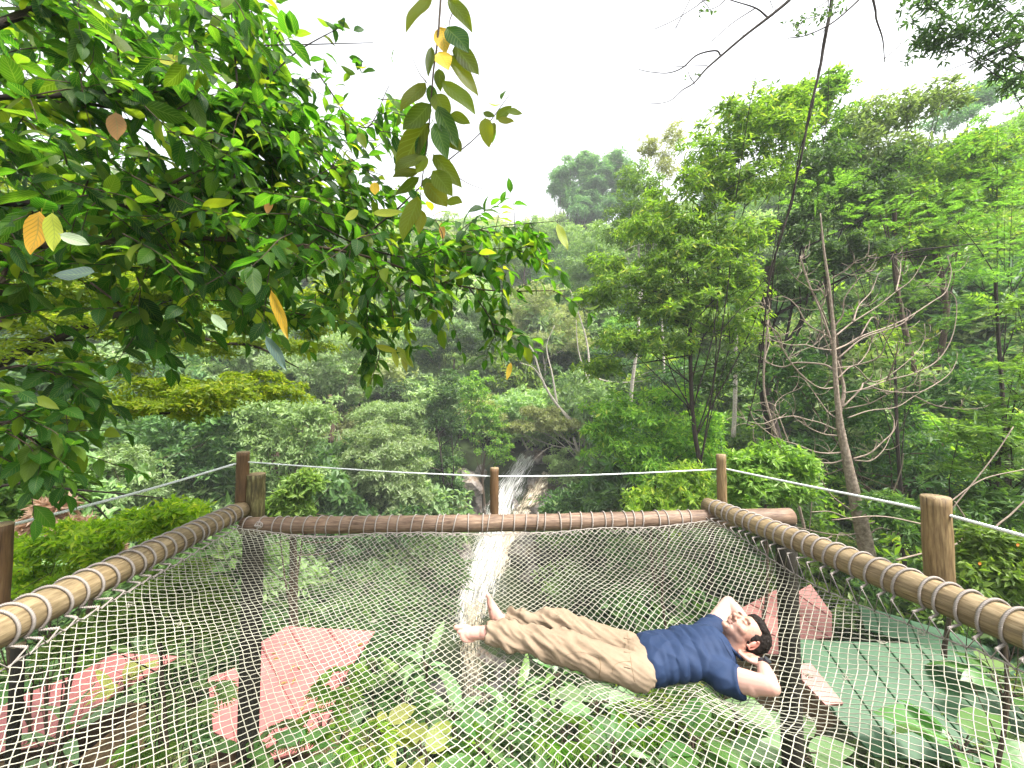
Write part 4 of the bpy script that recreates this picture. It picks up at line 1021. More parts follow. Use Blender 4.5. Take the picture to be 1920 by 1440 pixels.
for p_ in [[(-700, 900, 4.5, .12), (-200, 780, 4.5, .07), (0, 680, 4.6, .062), (60, 655, 4.7, .06), (140, 618, 4.9, .055), (230, 590, 5, .048), (300, 602, 5.2, .035), (400, 640, 5.4, .025), (480, 650, 5.6, .018), (560, 690, 5.8, .008)],
           [(-300, 800, 4.5, .06), (90, 782, 4.9, .022), (250, 776, 5.1, .020), (370, 772, 5.3, .016), (420, 752, 5.4, .01), (500, 700, 5.6, .005)],
           [(-200, 640, 4.5, .04), (60, 637, 4.9, .018), (150, 636, 5, .014), (230, 610, 5.1, .012)], [(0, 600, 4.6, .02), (60, 585, 4.8, .014), (180, 575, 5, .01), (260, 560, 5.2, .006)],
           [(230, 590, 5, .02), (330, 560, 5.3, .012), (430, 530, 5.7, .008), (520, 500, 6, .004)], [(-100, 930, 3.6, .02), (0, 912, 3.7, .013), (50, 906, 3.8, .012), (130, 917, 3.9, .011), (220, 925, 4.0, .008), (340, 938, 4.2, .004)],
           [(130, 917, 3.9, .009), (180, 950, 4.0, .008), (215, 985, 4.1, .007), (260, 1000, 4.2, .006), (330, 992, 4.4, .004)]]:
    q = smooth_path([(*P(a, b, d), r) for a, b, d, r in p_], len(p_) * 5)
    mb = MB(); tube(mb, q[:, :3] - o3, q[:, 3], 8, rough=.06); link("limb", mb.me("limb", M['bark_dark']), ft)
C, A = crown_points(lb, .75 / (6 * .075 * .03 * .5), clump=.4, flat=.35, up=.8, inner=.1)
V, Fc = rosettes(C, A, 6, .075, .03, spread=1.0)
link("crown", mesh("crown", V - o3, Fc, mat=G['fine']), ft)
# ------------------------------------------------------------------ deck logs, posts, ropes
def log(name, label, path_r, mat, seg=22, cat="log", n=40):
    q = smooth_path([(*p, r) for p, r in path_r], n)
    o_ = q[0, :3].copy(); o_ = q[n // 2, :3].copy()
    mb = MB(); tube(mb, q[:, :3] - o_, q[:, 3] * (1 + .025 * np.sin(np.linspace(0, 9, n)) + .02 * np.random.default_rng(int(abs(q[0, 0]) * 100)).normal(size=n)), seg, rough=.006)
    o = link(name, mb.me(name, mat), None, o_); tag(o, label, cat); return o, q
FRz, SRz = 0.0, 0.10
def onz(px, py, z):
    d = (1.1 - z) / ((py - 750) / F); return P(px, py, d)
fl_, fr_ = onz(455, 986, FRz), onz(1482, 969, FRz)
ll0, ll1 = onz(452, 956, SRz), onz(0, 1180, SRz)
rl0, rl1 = onz(1326, 947, SRz), onz(1920, 1182, SRz)
ll1 = ll1 + (ll1 - ll0) * .75; rl1 = rl1 + (rl1 - rl0) * .75
midf = (fl_ + fr_) / 2 + [0, .0, -.012]
far_log, QF = log("far_log", "long reddish-brown log across the far side of the net", [(fl_, .068), (midf, .075), (fr_, .078)], M['log_red'])
left_log, QL = log("side_log", "pale brown log along the left side wound with twisted rope", [(ll0, .074), ((ll0 + ll1) / 2 + [.0, 0, .005], .078), (ll1, .084)], M['log'])
right_log, QR = log("side_log", "pale knotty log along the right side wound with rope", [(rl0, .066), ((rl0 + rl1) / 2, .078), (rl1, .086)], M['log'])

def post(name, label, px, ptop, d, wpx, zb, mat, lean=0, cat="post"):
    t = P(px, ptop, d); r = wpx / 2 * d / F
    b = np.array([t[0] + lean, t[1], zb])
    root = empty(name, b, label, cat)
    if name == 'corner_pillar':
        mb = MB(); tube(mb, np.array([[0, 0, 0], [0, 0, (-b[2] - .09) * .5], [0, 0, -b[2] - .09]]), r * 1.02, 18); lo = link('shaded_shaft', mb.me('shaded_shaft', M['column']), root)  # pillar below the net: its shade is put into a near-black colour
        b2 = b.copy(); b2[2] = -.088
    n = 14
    bs_ = b2 if name == 'corner_pillar' else b
    q = bs_ + (t - bs_) * np.linspace(0, 1, n)[:, None]
    mb = MB(); tube(mb, q - b, np.full(n, r) * (1 + .02 * np.sin(np.arange(n))), 20, rough=.008); link("shaft", mb.me("shaft", mat), root)
    mb = MB(); a = np.linspace(0, 6.283, 20, endpoint=False)
    for k, rr in enumerate((1.0, .93)):
        pass
    ring = np.stack([np.cos(a), np.sin(a), a * 0], 1)
    Vv = np.concatenate([ring * r * 1.0, ring * r * .94 + [0, 0, .006], [[0, 0, .006]]]) + (t - b)
    Fv = [(i, (i + 1) % 20, 20 + (i + 1) % 20, 20 + i) for i in range(20)] + [(20 + i, 20 + (i + 1) % 20, 40) for i in range(20)]
    mb.add(Vv, Fv, Vv[:, :2] * 9); link("cut_end", mb.me("cut_end", M['log']), root)
    return t, r
post("corner_post", "tall orange-brown post at the far left corner, rope tied near its top", 456, 848, 3.5, 21, .165, M['post_brown'])
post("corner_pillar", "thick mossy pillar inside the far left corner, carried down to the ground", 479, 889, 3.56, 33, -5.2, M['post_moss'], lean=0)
post("middle_post", "short straight brown post in the middle of the far log", 927, 878, 3.5, 16, .05, M['post_brown'])
post("corner_post", "slim brown post at the far right corner", 1352, 853, 3.66, 17, -.05, M['post'])
post("side_post", "thick knotty post outside the right log", 1754, 932, 2.12, 41, -.02, M['post'])
post("side_post", "brown post cut by the left edge of the view, outside the left log", -5, 985, 1.92, 40, -.02, M['post_brown'])
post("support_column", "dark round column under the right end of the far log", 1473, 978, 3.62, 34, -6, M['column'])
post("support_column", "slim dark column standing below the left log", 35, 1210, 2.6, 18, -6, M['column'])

def rope(name, label, pts, r, mat, cat="rope", twist=140, n=160, parent=None):
    q = smooth_path(pts, n); o_ = q[n // 2].copy()
    mb = MB(); tube(mb, q - o_, r, 9, lobes=3, twist=twist)
    o = link(name, mb.me(name, mat), parent, o_)
    if cat: tag(o, label, cat)
    return o
pc = lambda px, py, d: P(px, py, d)
rope("handrail_rope", "white twisted rope from the near left post to the far left corner post", [pc(-300, 1065, 1.2), pc(-5, 991, 1.92), pc(150, 952, 2.3), pc(300, 912, 2.8), pc(448, 868, 3.5)], .008, M['rope_white'], n=1500, twist=150)
rope("handrail_rope", "thin white rope from far left corner post to the middle post", [pc(464, 866, 3.5), pc(600, 876, 3.5), pc(760, 886, 3.5), pc(921, 893, 3.5)], .006, M['rope_white'], n=400)
rope("handrail_rope", "thin white rope from the middle post to the far right corner post", [pc(933, 893, 3.5), pc(1060, 892, 3.54), pc(1200, 887, 3.6), pc(1344, 880, 3.66)], .006, M['rope_white'], n=400)
rope("handrail_rope", "white rope from far right corner post past the thick right post", [pc(1360, 879, 3.66), pc(1500, 908, 2.95), pc(1640, 936, 2.45), pc(1735, 956, 2.15), pc(1775, 965, 2.08), pc(1860, 988, 1.88), pc(1960, 1015, 1.7), pc(2300, 1100, 1.3)], .0075, M['rope_white'], n=1500, twist=150)

# lacing: each turn round a log is a part of that log's lacing rope
def lacing(label, Q, inward, n, lab_t, r=.0068, jit=.13, t0=.03, t1=.99, mat='rope', npt=150):
    L = np.concatenate([[0], np.cumsum(np.linalg.norm(np.diff(Q[:, :3], axis=0), axis=1))])
    root = empty("lacing_rope", Q[len(Q) // 2, :3], label, "rope")
    eyes = []
    ts = np.linspace(t0, t1, n) + rng.normal(size=n) * jit * (t1 - t0) / n
    for i, t in enumerate(ts):
        s = t * L[-1]
        c = np.array([np.interp(s, L, Q[:, k]) for k in range(4)]); R_ = c[3] + r * 1.15
        ax = unit(Q[-1, :3] - Q[0, :3])
        w = np.array(inward) - ax * np.dot(inward, ax); w = unit(w); u = unit(np.cross(ax, w)); u = u if u[2] > 0 else -u
        a = np.linspace(-2.5, 2.2, 26)     # open loop, gap at the lower inner side
        st = .016 + rng.normal() * .011
        pts_ = [c[:3] + R_ * (np.cos(x) * u - np.sin(x) * w) + ax * st * (x / 2.5) for x in a]
        e = c[:3] + w * (c[3] + .035 + rng.random() * .02) - u * (c[3] * .95)
        eyes.append(e)
        pts_ = [*pts_, ]
        tail0 = pts_[0]
        full = np.array([e - ax * .004] + [(e + tail0) / 2 * 1.0 + w * .008] + pts_)
        # the loop's far end tucks under the log toward the next turn
        mb = MB(); tube(mb, smooth_path(full, npt) - Q[len(Q) // 2, :3], r, 9, lobes=3, twist=230)
        link("rope_turn", mb.me("rope_turn", M[mat]), root)
    return np.array(eyes)
eF = lacing("rope lacing wound round the far log, small even turns", QF, (0, -1, 0), 40, .1, t0=.012, t1=.80, r=.0052, npt=60)
eL = lacing("thick twisted rope lacing wound round the left log", QL, (1, 0, 0), 36, .1, r=.0062, t0=.05)
eR = lacing("pale twisted rope lacing wound round the right log", QR, (-1, 0, 0), 44, .1, r=.0058, t0=.035)
# knots
for c, lab in ((eF[1] + [0, .05, .09], "lashing knot at the left end of the far log"), (P(1560, 1042, 2.75) + [0, 0, .03], "rope knot on top of the right log")):
    mb = MB()
    for k in range(5):
        a = np.linspace(0, 6.2832, 16, endpoint=True); ph = k * 1.1
        q = np.stack([np.cos(a) * .022, np.sin(a) * .022 * math.cos(ph), np.sin(a) * .022 * math.sin(ph)], 1) + rng.normal(size=3) * .006
        tube(mb, q, .0055, 6, cap=False)
    o = link("rope_knot", mb.me("rope_knot", M['rope']), None, c); tag(o, lab, "knot")

# ------------------------------------------------------------------ man: skeleton first, since the net bends under him
SK = dict(
 pelvis=np.array([.70, 2.15, -.315]), hipN=np.array([.66, 2.05, -.325]), hipF=np.array([.66, 2.245, -.315]),
 kneeN=P(1052, 1212, 2.12), kneeF=P(1058, 1176, 2.33), ankN=P(908, 1186, 2.19), ankF=P(940, 1163, 2.42),
 chest=np.array([1.0, 2.165, -.285]), waist=np.array([.83, 2.155, -.305]), shN=np.array([1.105, 2.0, -.315]), shF=np.array([1.20, 2.345, -.285]),
 neck=np.array([1.20, 2.17, -.265]), elN=P(1443, 1287, 1.885), elF=P(1366, 1131, 2.54), wrN=P(1431, 1247, 2.03), wrF=P(1403, 1172, 2.33))
head_c = P(1397, 1186, 2.17)
contact = []
def seg_c(a, b, ra, rb, n=8):
    for t in np.linspace(0, 1, n):
        c = a + (b - a) * t; contact.append((*c, ra + (rb - ra) * t))
seg_c(SK['hipN'], SK['kneeN'], .10, .085); seg_c(SK['hipF'], SK['kneeF'], .10, .085); seg_c(SK['kneeN'], SK['ankN'], .08, .055); seg_c(SK['kneeF'], SK['ankF'], .08, .055)
seg_c(SK['pelvis'], SK['chest'], .125, .125); seg_c(SK['shN'], SK['shF'], .10, .10); seg_c(SK['shN'], SK['elN'], .06, .048); seg_c(SK['shF'], SK['elF'], .055, .045); contact.append((*head_c, .13))
contact = np.array(contact)

# ------------------------------------------------------------------ net
fx0, fx1 = QF[0, 0], QR[0, 0]
def left_x(y): return np.interp(y, [ll1[1], ll0[1]], [ll1[0], ll0[0]]) + .098
def right_x(y): return np.interp(y, [rl1[1], rl0[1]], [rl1[0], rl0[0]]) - .098
def far_y(x): return np.interp(x, [fl_[0], fr_[0]], [fl_[1], fr_[1]]) - .105
NEAR_Y = .35
def net_z(x, y):
    x, y = np.asarray(x, float), np.asarray(y, float)
    lx, rx = left_x(y), right_x(y); fy = far_y(x)
    s = np.clip((x - lx) / (rx - lx), 0, 1); t = np.clip((y - NEAR_Y) / (fy - NEAR_Y), 0, 1)
    b = (1 - (2 * s - 1) ** 2); c = 1 - (np.maximum(0, 2 * t - 1)) ** 2
    z = -.045 * 1 - .27 * np.clip(b, 0, 1) ** .75 * np.clip(c, 0, 1) ** .8
    z = z + np.interp(s, [0, .12, .88, 1], [.06, .015, .015, .06])
    z = z + .012 * vnoise(x, y, 3.0, 12) + .025 * vnoise(x, y, 1.3, 13)
    k = 9.0
    dmin = np.full(z.shape, 9.0)
    for (cx, cy, cz, r) in contact:
        d2 = (x - cx) ** 2 + (y - cy) ** 2
        dd = np.sqrt(d2)
        under = cz - np.sqrt(np.maximum(r * r - d2, 0)) - .008
        lim = np.where(dd < r * .8, under, cz - r * .6 - .008 + .42 * (dd - r * .8))
        dmin = np.minimum(dmin, lim)
    return np.minimum(z, dmin)

net = empty("rope_net", (0, 2, -.2), "cream knotted rope net stretched between the three logs", "net")
no_ = np.array([0, 2, -.2])
CELL = .034
wrp = lambda x, y: (x + .022 * vnoise(x, y, 1.7, 21) + .008 * vnoise(x, y, 8, 22), y + .022 * vnoise(x, y, 1.6, 23) + .008 * vnoise(x, y, 8, 24))
cords = []
for fam in (0, 1):
    ang = R(44) if fam == 0 else R(136)
    du = np.array([math.cos(ang), math.sin(ang)]); dv = np.array([-du[1], du[0]])
    for i in range(-185, 186):
        c0 = dv * i * CELL + np.array([0, 2.0])
        tt = np.arange(-4.5, 4.5, CELL / 3)
        x = c0[0] + du[0] * tt; y = c0[1] + du[1] * tt
        xw, yw = wrp(x, y)
        ok = (xw > left_x(yw)) & (xw < right_x(yw)) & (yw < far_y(xw)) & (yw > NEAR_Y)
        j = np.where(ok)[0]
        if len(j) < 4: continue
        x_, y_ = xw[j], yw[j]
        z_ = net_z(x_, y_)
        over = .0022 * np.cos(np.pi * (tt[j] / CELL) + i * np.pi) * (1 if fam else -1)
        cords.append((fam, np.stack([x_, y_, z_ + over], 1)))
        # knots where the other family crosses
print("cords", len(cords)); cords.sort(key=lambda c: -len(c[1]))
dotp = []
rest = MB()
for ci, (fam, q) in enumerate(cords):
    r = .0018
    mb = MB() if ci < 295 else rest; tube(mb, q - no_, r, 5, cap=False)
    if ci < 295: link("cord", mb.me("cord", M['cord']), net)
if rest.n: o = link("short_cords", rest.me("short_cords", M['cord']), net); o["kind"] = "stuff"
kn = MB()
u0 = np.array([math.cos(R(44)), math.sin(R(44))]); v0 = np.array([-u0[1], u0[0]])
oct_ = np.array([[1, 0, 0], [0, 1, 0], [-1, 0, 0], [0, -1, 0], [0, 0, 1], [0, 0, -1]]) * .0036
of_ = [(0, 1, 4), (1, 2, 4), (2, 3, 4), (3, 0, 4), (1, 0, 5), (2, 1, 5), (3, 2, 5), (0, 3, 5)]
KP = []
for i in range(-185, 186):
    for j in range(-185, 186):
        # crossings of the two families (136 deg is 92 deg from 44 deg)
        A_ = np.array([math.cos(R(44)), math.sin(R(44))]); B_ = np.array([math.cos(R(136)), math.sin(R(136))])
        nA = np.array([-A_[1], A_[0]]); nB = np.array([-B_[1], B_[0]])
        c1 = nA * i * CELL; c2 = nB * j * CELL
        den = A_[0] * B_[1] - A_[1] * B_[0]
        dx_ = c2 - c1; t = (dx_[0] * B_[1] - dx_[1] * B_[0]) / den
        KP.append(c1 + A_ * t + [0, 2.0])
KP = np.array(KP); kx, ky = wrp(KP[:, 0], KP[:, 1])
ok = (kx > left_x(ky)) & (kx < right_x(ky)) & (ky < far_y(kx)) & (ky > NEAR_Y)
kx, ky = kx[ok], ky[ok]; kz = net_z(kx, ky)
K3 = np.stack([kx, ky, kz], 1)
V = (K3[:, None] + oct_[None] * (.8 + .5 * rng.random((len(K3), 1, 1))) - no_).reshape(-1, 3)
Fk = (np.arange(len(K3))[:, None, None] * 6 + np.array(of_)[None]).reshape(-1, 3)
o = link("knots", mesh("knots", V, Fk, mat=M['cord']), net); o["kind"] = "stuff"
# border cord that joins the lacing to the net edge, with zigzag legs
def border(eyes, inner, name="edge_cord"):
    z = []
    for i in range(len(eyes) - 1):
        a = eyes[i]; b = (eyes[i] + eyes[i + 1]) / 2; e = inner(b)
        z += [a, e]
    z.append(eyes[-1])
    mb = MB(); tube(mb, np.repeat(np.array(z), 1, axis=0) - no_, .0038, 6)
    link(name, mb.me(name, M['rope']), net)
def _in(fx, fy):
    def g(b):
        x, y = fx(b), fy(b)
        return np.array([x, y, float(net_z(x, y))])
    return g
border(eL, _in(lambda b: left_x(b[1]) + .01, lambda b: b[1])); border(eR, _in(lambda b: right_x(b[1]) - .01, lambda b: b[1])); border(eF, _in(lambda b: b[0], lambda b: far_y(b[0]) - .01))
for mode in range(3):
    if mode == 0: yy = np.linspace(NEAR_Y, far_y(ll0[0] + .2) - .0, 120); xx = left_x(yy) + .004
    if mode == 1: yy = np.linspace(NEAR_Y, far_y(rl0[0] - .2), 120); xx = right_x(yy) - .004
    if mode == 2: xx = np.linspace(left_x(far_y(-2.2)), right_x(far_y(1.8)), 120); yy = far_y(xx) - .004
    mb = MB(); tube(mb, np.stack([xx, yy, net_z(xx, yy) + .003 * np.sin(np.arange(120) * 1.9)], 1) - no_, .0042, 6); link("edge_cord", mb.me("edge_cord", M['rope']), net)
# frayed mending tufts
for (px, py, d) in [(1656, 1256, 1.95), (1735, 1262, 1.9), (1515, 1290, 1.95), (240, 1175, 2.1), (1520, 1395, 1.7), (335, 1205, 2.1), (1260, 1175, 2.4), (1590, 1310, 1.85), (845, 1345, 1.8), (700, 1130, 2.4), (1420, 1165, 2.2)]:
    c = P(px, py, d); c[2] = float(net_z(c[0], c[1]))
    mb = MB()
    for _ in range(9):
        e = rng.normal(size=3) * [.012, .012, .006] + [0, 0, .005]
        tube(mb, smooth_path([[0, 0, 0], e * .5 + rng.normal(size=3) * .006, e], 5), .0018, 4, cap=False)
    link("mending_tuft", mb.me("mending_tuft", M['cord'], True), net, c - no_)
# ------------------------------------------------------------------ the man
class Blob:
    """overlapping closed volumes fused into one continuous skin"""
    def __init__(s): s.bm = bmesh.new()
    def ell(s, c, r, axes=None, sub=3):
        A = np.eye(3) if axes is None else np.column_stack(axes)
        r = np.broadcast_to(np.asarray(r, float), (3,))
        g = bmesh.ops.create_icosphere(s.bm, subdivisions=sub, radius=1)
        for v in g['verts']: v.co = Vector(A @ (np.array(v.co) * r) + np.asarray(c))
        return s
    def rod(s, pts_, rs, seg=16, ends=True, sq=None):
        q = smooth_path(np.column_stack([pts_, rs]), max(8, 6 * len(pts_)))
        mb = MB(); tube(mb, q[:, :3], q[:, 3], seg)
        V = np.concatenate(mb.v); vs = [s.bm.verts.new(v) for v in V]
        for f in mb.f: s.bm.faces.new([vs[i] for i in f])
        if ends:
            s.ell(q[0, :3], q[0, 3] * .995, sub=2); s.ell(q[-1, :3], q[-1, 3] * .995, sub=2)
        return s
    def solid(s, voxel, smooth_it=4, fac=.5):
        bmesh.ops.recalc_face_normals(s.bm, faces=s.bm.faces[:])
        me = bpy.data.meshes.new("tmp"); s.bm.to_mesh(me); s.bm.free()
        o = bpy.data.objects.new("tmp", me); COL.objects.link(o)
        m = o.modifiers.new("r", 'REMESH'); m.mode = 'VOXEL'; m.voxel_size = voxel
        if smooth_it:
            k = o.modifiers.new("s", 'SMOOTH'); k.iterations = smooth_it; k.factor = fac
        dg = bpy.context.evaluated_depsgraph_get(); dg.update()
        out = bpy.data.meshes.new_from_object(o.evaluated_get(dg))
        bpy.data.objects.remove(o); bpy.data.meshes.remove(me)
        return out
def displace(me, fn):
    n = len(me.vertices); co = np.empty(n * 3, np.float32); me.vertices.foreach_get("co", co); co = co.reshape(-1, 3).astype(float)
    no = np.empty(n * 3, np.float32); me.vertex_normals.foreach_get("vector", no); no = no.reshape(-1, 3)
    d = fn(co, no); co = co + no * d[:, None]
    me.vertices.foreach_set("co", co.astype(np.float32).ravel()); me.update()
    return me
def fold_noise(co, sx, sy, sz, seed=0, oct_=1):
    return np.array([mnoise.noise(Vector((c[0] * sx + seed, c[1] * sy, c[2] * sz))) for c in co])
def finish(me, name, mat, parent, origin, smooth=True):
    co = np.empty(len(me.vertices) * 3, np.float32); me.vertices.foreach_get("co", co)
    co = co.reshape(-1, 3) - np.asarray(origin, np.float32); me.vertices.foreach_set("co", co.ravel())
    me.polygons.foreach_set("use_smooth", np.full(len(me.polygons), smooth)); me.materials.clear(); me.materials.append(mat); me.update(); me.name = name
    return link(name, me, parent)

K = SK
MO = K['pelvis'].copy()
h = unit(np.array([.955, .03, .27])); f_ = np.array([-.27, -.04, .95]); f_ = unit(f_ - h * np.dot(f_, h)); l_ = np.cross(h, f_)   # l_ points to his left (towards the camera)
HA = (l_, f_, h)
HC = head_c
H = lambda a, b, c: HC + l_ * a + f_ * b + h * c
b = Blob()
b.ell(H(0, -.018, .03), (.074, .092, .082), HA).ell(H(0, .03, -.02), (.064, .058, .078), HA).ell(H(0, .045, -.08), (.04, .036, .032), HA)
for s in (-1, 1):
    b.ell(H(.036 * s, .01, -.06), (.026, .045, .034), HA).ell(H(.029 * s, .079, .019), (.026, .012, .008), HA, 2).ell(H(.030 * s, .074, -.002), (.017, .013, .011), HA, 2)
    b.ell(H(.04 * s, .052, -.032), (.026, .028, .026), HA).ell(H(.011 * s, .094, -.037), (.009, .009, .008), HA, 2)
    # ear: shell plus rim
    b.ell(H(.077 * s, -.012, -.012), (.007, .015, .027), HA, 2)
    ring = [H((.078 + .010 * (.3 - math.cos(t) * .5)) * s, -.016 - .019 * math.cos(t + .3), -.010 + .031 * math.sin(t)) for t in np.linspace(-1.8, 2.3, 12)]
    b.rod(np.array(ring), np.full(12, .0046), 8)
    b.ell(H(.078 * s, -.006, -.042), (.006, .008, .009), HA, 2)
b.rod(np.array([H(0, .082, .012), H(0, .098, -.012), H(0, .112, -.030)]), [.008, .0095, .0125], 12)
b.ell(H(0, .087, -.0615), (.021, .009, .0055), HA, 2).ell(H(0, .084, -.0725), (.018, .009, .006), HA, 2).ell(H(0, .076, -.098), (.021, .016, .016), HA, 2)
b.rod(np.array([K['chest'] + [.1, 0, .0], K['neck'], H(0, -.012, -.06)]), [.058, .060, .062], 20)
# torso and legs under the clothes
b.ell(K['chest'] + [.04, 0, 0], (.15, .12, .062)).ell(K['waist'], (.13, .09, .055)).ell(K['pelvis'], (.09, .09, .05))
b.rod(np.array([K['chest'] + [.02, -.06, 0], K['shN']]), [.058, .058]); b.rod(np.array([K['chest'] + [.05, .08, 0], K['shF']]), [.058, .056])
b.rod(np.array([K['hipN'], K['kneeN'], K['ankN']]), [.056, .048, .034]); b.rod(np.array([K['hipF'], K['kneeF'], K['ankF']]), [.056, .048, .034])
def bez(a, m, c): return np.array([a, m, c])
def arm(sh, el, wr, dn):
    u = unit(el - sh); w = unit(wr - el)
    b.rod(np.array([sh, sh + (el - sh) * .45, el]), [.060, .054, .041]); b.ell(el + u * .008, .038)
    b.rod(np.array([el, el + (wr - el) * .35, wr]), [.040, .043, .0275]); b.ell(el + unit(u - w) * .012, .030)
    b.ell(sh + (el - sh) * .55 + dn * .010, (.05, .05, .05))
arm(K['shN'], K['elN'], K['wrN'], np.array([0, -.5, -.6])); arm(K['shF'], K['elF'], K['wrF'], np.array([0, .4, -.6]))
def hand(wr, d, nrm, thumb_side):
    """palm, four fingers curled towards nrm, thumb from the side of the palm"""
    d = unit(d); nrm = unit(nrm - d * np.dot(nrm, d)); s = np.cross(d, nrm) * thumb_side
    b.rod(np.array([wr, wr + d * .03]), [.0265, .026])
    b.ell(wr + d * .055, (.050, .041, .017), (d, s, nrm)); b.ell(wr + d * .035 + s * .022 + nrm * .006, (.03, .018, .016), (d, s, nrm))
    for i, (o_, Lf) in enumerate(((.031, .072), (.0105, .080), (-.0105, .074), (-.031, .058))):
        k = wr + d * (.094 - abs(o_) * .25) + s * o_
        a = unit(d + nrm * .25 + s * o_ * 1.2); c_ = unit(d * .75 + nrm * .75 + s * o_ * .6); e_ = unit(d * .2 + nrm)
        b.rod(np.array([k - d * .02, k, k + a * Lf * .42, k + a * Lf * .42 + c_ * Lf * .32, k + a * Lf * .42 + c_ * Lf * .32 + e_ * Lf * .24]), [.010, .0098, .0088, .0082, .0072], 10)
    t0 = wr + d * .022 + s * .026
    b.rod(np.array([t0, t0 + unit(d + s * .9) * .035, t0 + unit(d + s * .9) * .035 + unit(d * 1.1 + s * .35 + nrm * .25) * .045]), [.014, .0118, .0088], 10)
hand(K['wrN'], np.array([-.45, .85, .06]), np.array([.2, .1, .95]), 1 if np.dot(np.cross(unit(np.array([-.45, .85, .06])), np.array([.2, .35, .9])), [-1, -.5, 0]) > 0 else -1)
hand(K['wrF'], np.array([-.35, -.8, .02]), np.array([.1, -.2, .95]), 1 if np.dot(np.cross(unit(np.array([-.35, -.8, .02])), np.array([.1, -.2, .95])), [-1, .5, 0]) > 0 else -1)
def foot(an, T, Md, dors):
    T = unit(T); Md = unit(Md - T * np.dot(Md, T)); D = np.cross(T, Md); D = D if np.dot(D, dors) > 0 else -D
    A = (T, Md, D)
    b.ell(an - D * .035 - T * .025, (.034, .031, .036), A); b.rod(np.array([an, an + T * .035 - D * .02, an + T * .10 - D * .045]), [.036, .036, .028]); b.ell(an + T * .07 - D * .045, (.075, .036, .026), A)
    b.ell(an + T * .125 - D * .055, (.04, .045, .018), A); b.ell(an + Md * .03 - D * .005, .014); b.ell(an - Md * .03 - D * .008, .014)
    for i, (m_, L_, r_) in enumerate(((.030, .056, .0145), (.0095, .052, .0108), (-.0065, .047, .0100), (-.021, .041, .0094), (-.034, .033, .0088))):
        p = an + T * (.135 - .012 * i) - D * .056 + Md * m_ * 1.08
        b.rod(np.array([p, p + T * L_ * .55 + D * .004, p + T * L_ * .9 - D * .002]), [r_ * .9, r_ * .88, r_], 10)
foot(K['ankF'] + [-.0, 0, -.01], np.array([-.14, .02, 1.0]), np.array([0, -1, 0]), np.array([1, 0, 0]))
foot(K['ankN'] + [.035, .005, -.002], np.array([-.90, -.30, .12]), np.array([.05, .5, .85]), np.array([0, -1, .3]))
skin = b.solid(.0042, 3, .5)

# skin colour painted where the body itself is coloured (stubble, lips, brows, lids, ear, feet)
n = len(skin.vertices); co = np.empty(n * 3, np.float32); skin.vertices.foreach_get("co", co); co = co.reshape(-1, 3).astype(float)
q = co - HC; a_, b_f, c_h = q @ l_, q @ f_, q @ h
colr = np.tile([.43, .265, .215], (n, 1))
def mixc(mask, c): 
    global colr
    mask = np.clip(mask, 0, 1)[:, None]; colr = colr * (1 - mask) + np.array(c) * mask
nzv = np.array([mnoise.noise(Vector(c * 40)) for c in co])
mixc((nzv * .25 + .1), (.62, .33, .27))
inhead = np.exp(-np.maximum(0, np.linalg.norm(q, axis=1) - .13) / .02)
mixc(inhead * .75, (.36, .19, .135))
mixc(inhead * .6 * np.exp(-((np.abs(a_) - .035) / .02) ** 2 - ((b_f - .07) / .03) ** 2 - ((c_h + .03) / .02) ** 2), (.60, .26, .20))
jaw = np.clip((-.035 - c_h) / .02, 0, 1) * np.clip((.13 - np.linalg.norm(q, axis=1)) / .01, 0, 1) * np.clip((b_f + .02) / .03, 0, 1)
jaw = np.maximum(jaw, np.clip(1 - np.abs(b_f - .0) / .02, 0, 1) * np.clip((.01 - c_h) / .02, 0, 1) * (np.abs(a_) > .045) * (np.linalg.norm(q, axis=1) < .13) * .8)
mixc(jaw * (.66 + .25 * nzv), (.15, .095, .078))
g3 = lambda A_, B_, C_, sa, sb, sc: np.exp(-((np.abs(a_) - A_) / sa) ** 2 - ((b_f - B_) / sb) ** 2 - ((c_h - C_) / sc) ** 2)
mixc(g3(.0, .096, -.066, .021, .02, .0065) * .9, (.38, .165, .13))
mixc(g3(.0, .098, -.0665, .017, .02, .0016) * .5, (.2, .07, .055))
mixc(g3(.031, .088, .0195, .021, .02, .006) * 1.0, (.05, .03, .022))
mixc(g3(.031, .084, -.006, .014, .02, .0036) * .85, (.09, .045, .035))
mixc((np.abs(a_) > .074) * (np.linalg.norm(q, axis=1) < .11) * (b_f < .01) * .55, (.62, .22, .17))
mixc(np.clip(-(co[:, 0] + .02) / .1, 0, 1) * .55, (.55, .27, .22))
for e in (K['elN'], K['elF']): mixc(np.exp(-(np.linalg.norm(co - e, axis=1) / .05) ** 2) * .45, (.62, .28, .22))
ca = skin.color_attributes.new("skin_colour", 'FLOAT_COLOR', 'POINT')
ca.data.foreach_set("color", np.column_stack([colr, np.ones(n)]).astype(np.float32).ravel())
m, t, N, L, bs = nodes("skin"); at = N.new("ShaderNodeAttribute"); at.attribute_name = "skin_colour"; L.new(at.outputs["Color"], bs.inputs["Base Color"])
bs.inputs["Roughness"].default_value = .5; bs.inputs["Specular IOR Level"].default_value = .35
bs.inputs["Subsurface Weight"].default_value = .12; bs.inputs["Subsurface Radius"].default_value = (.02, .007, .004)
M['skin'] = m
man = empty("person", MO, "barefoot man lying on the net, hands behind his head, khaki trousers, navy shirt", "person")
finish(skin, "body", M['skin'], man, MO)

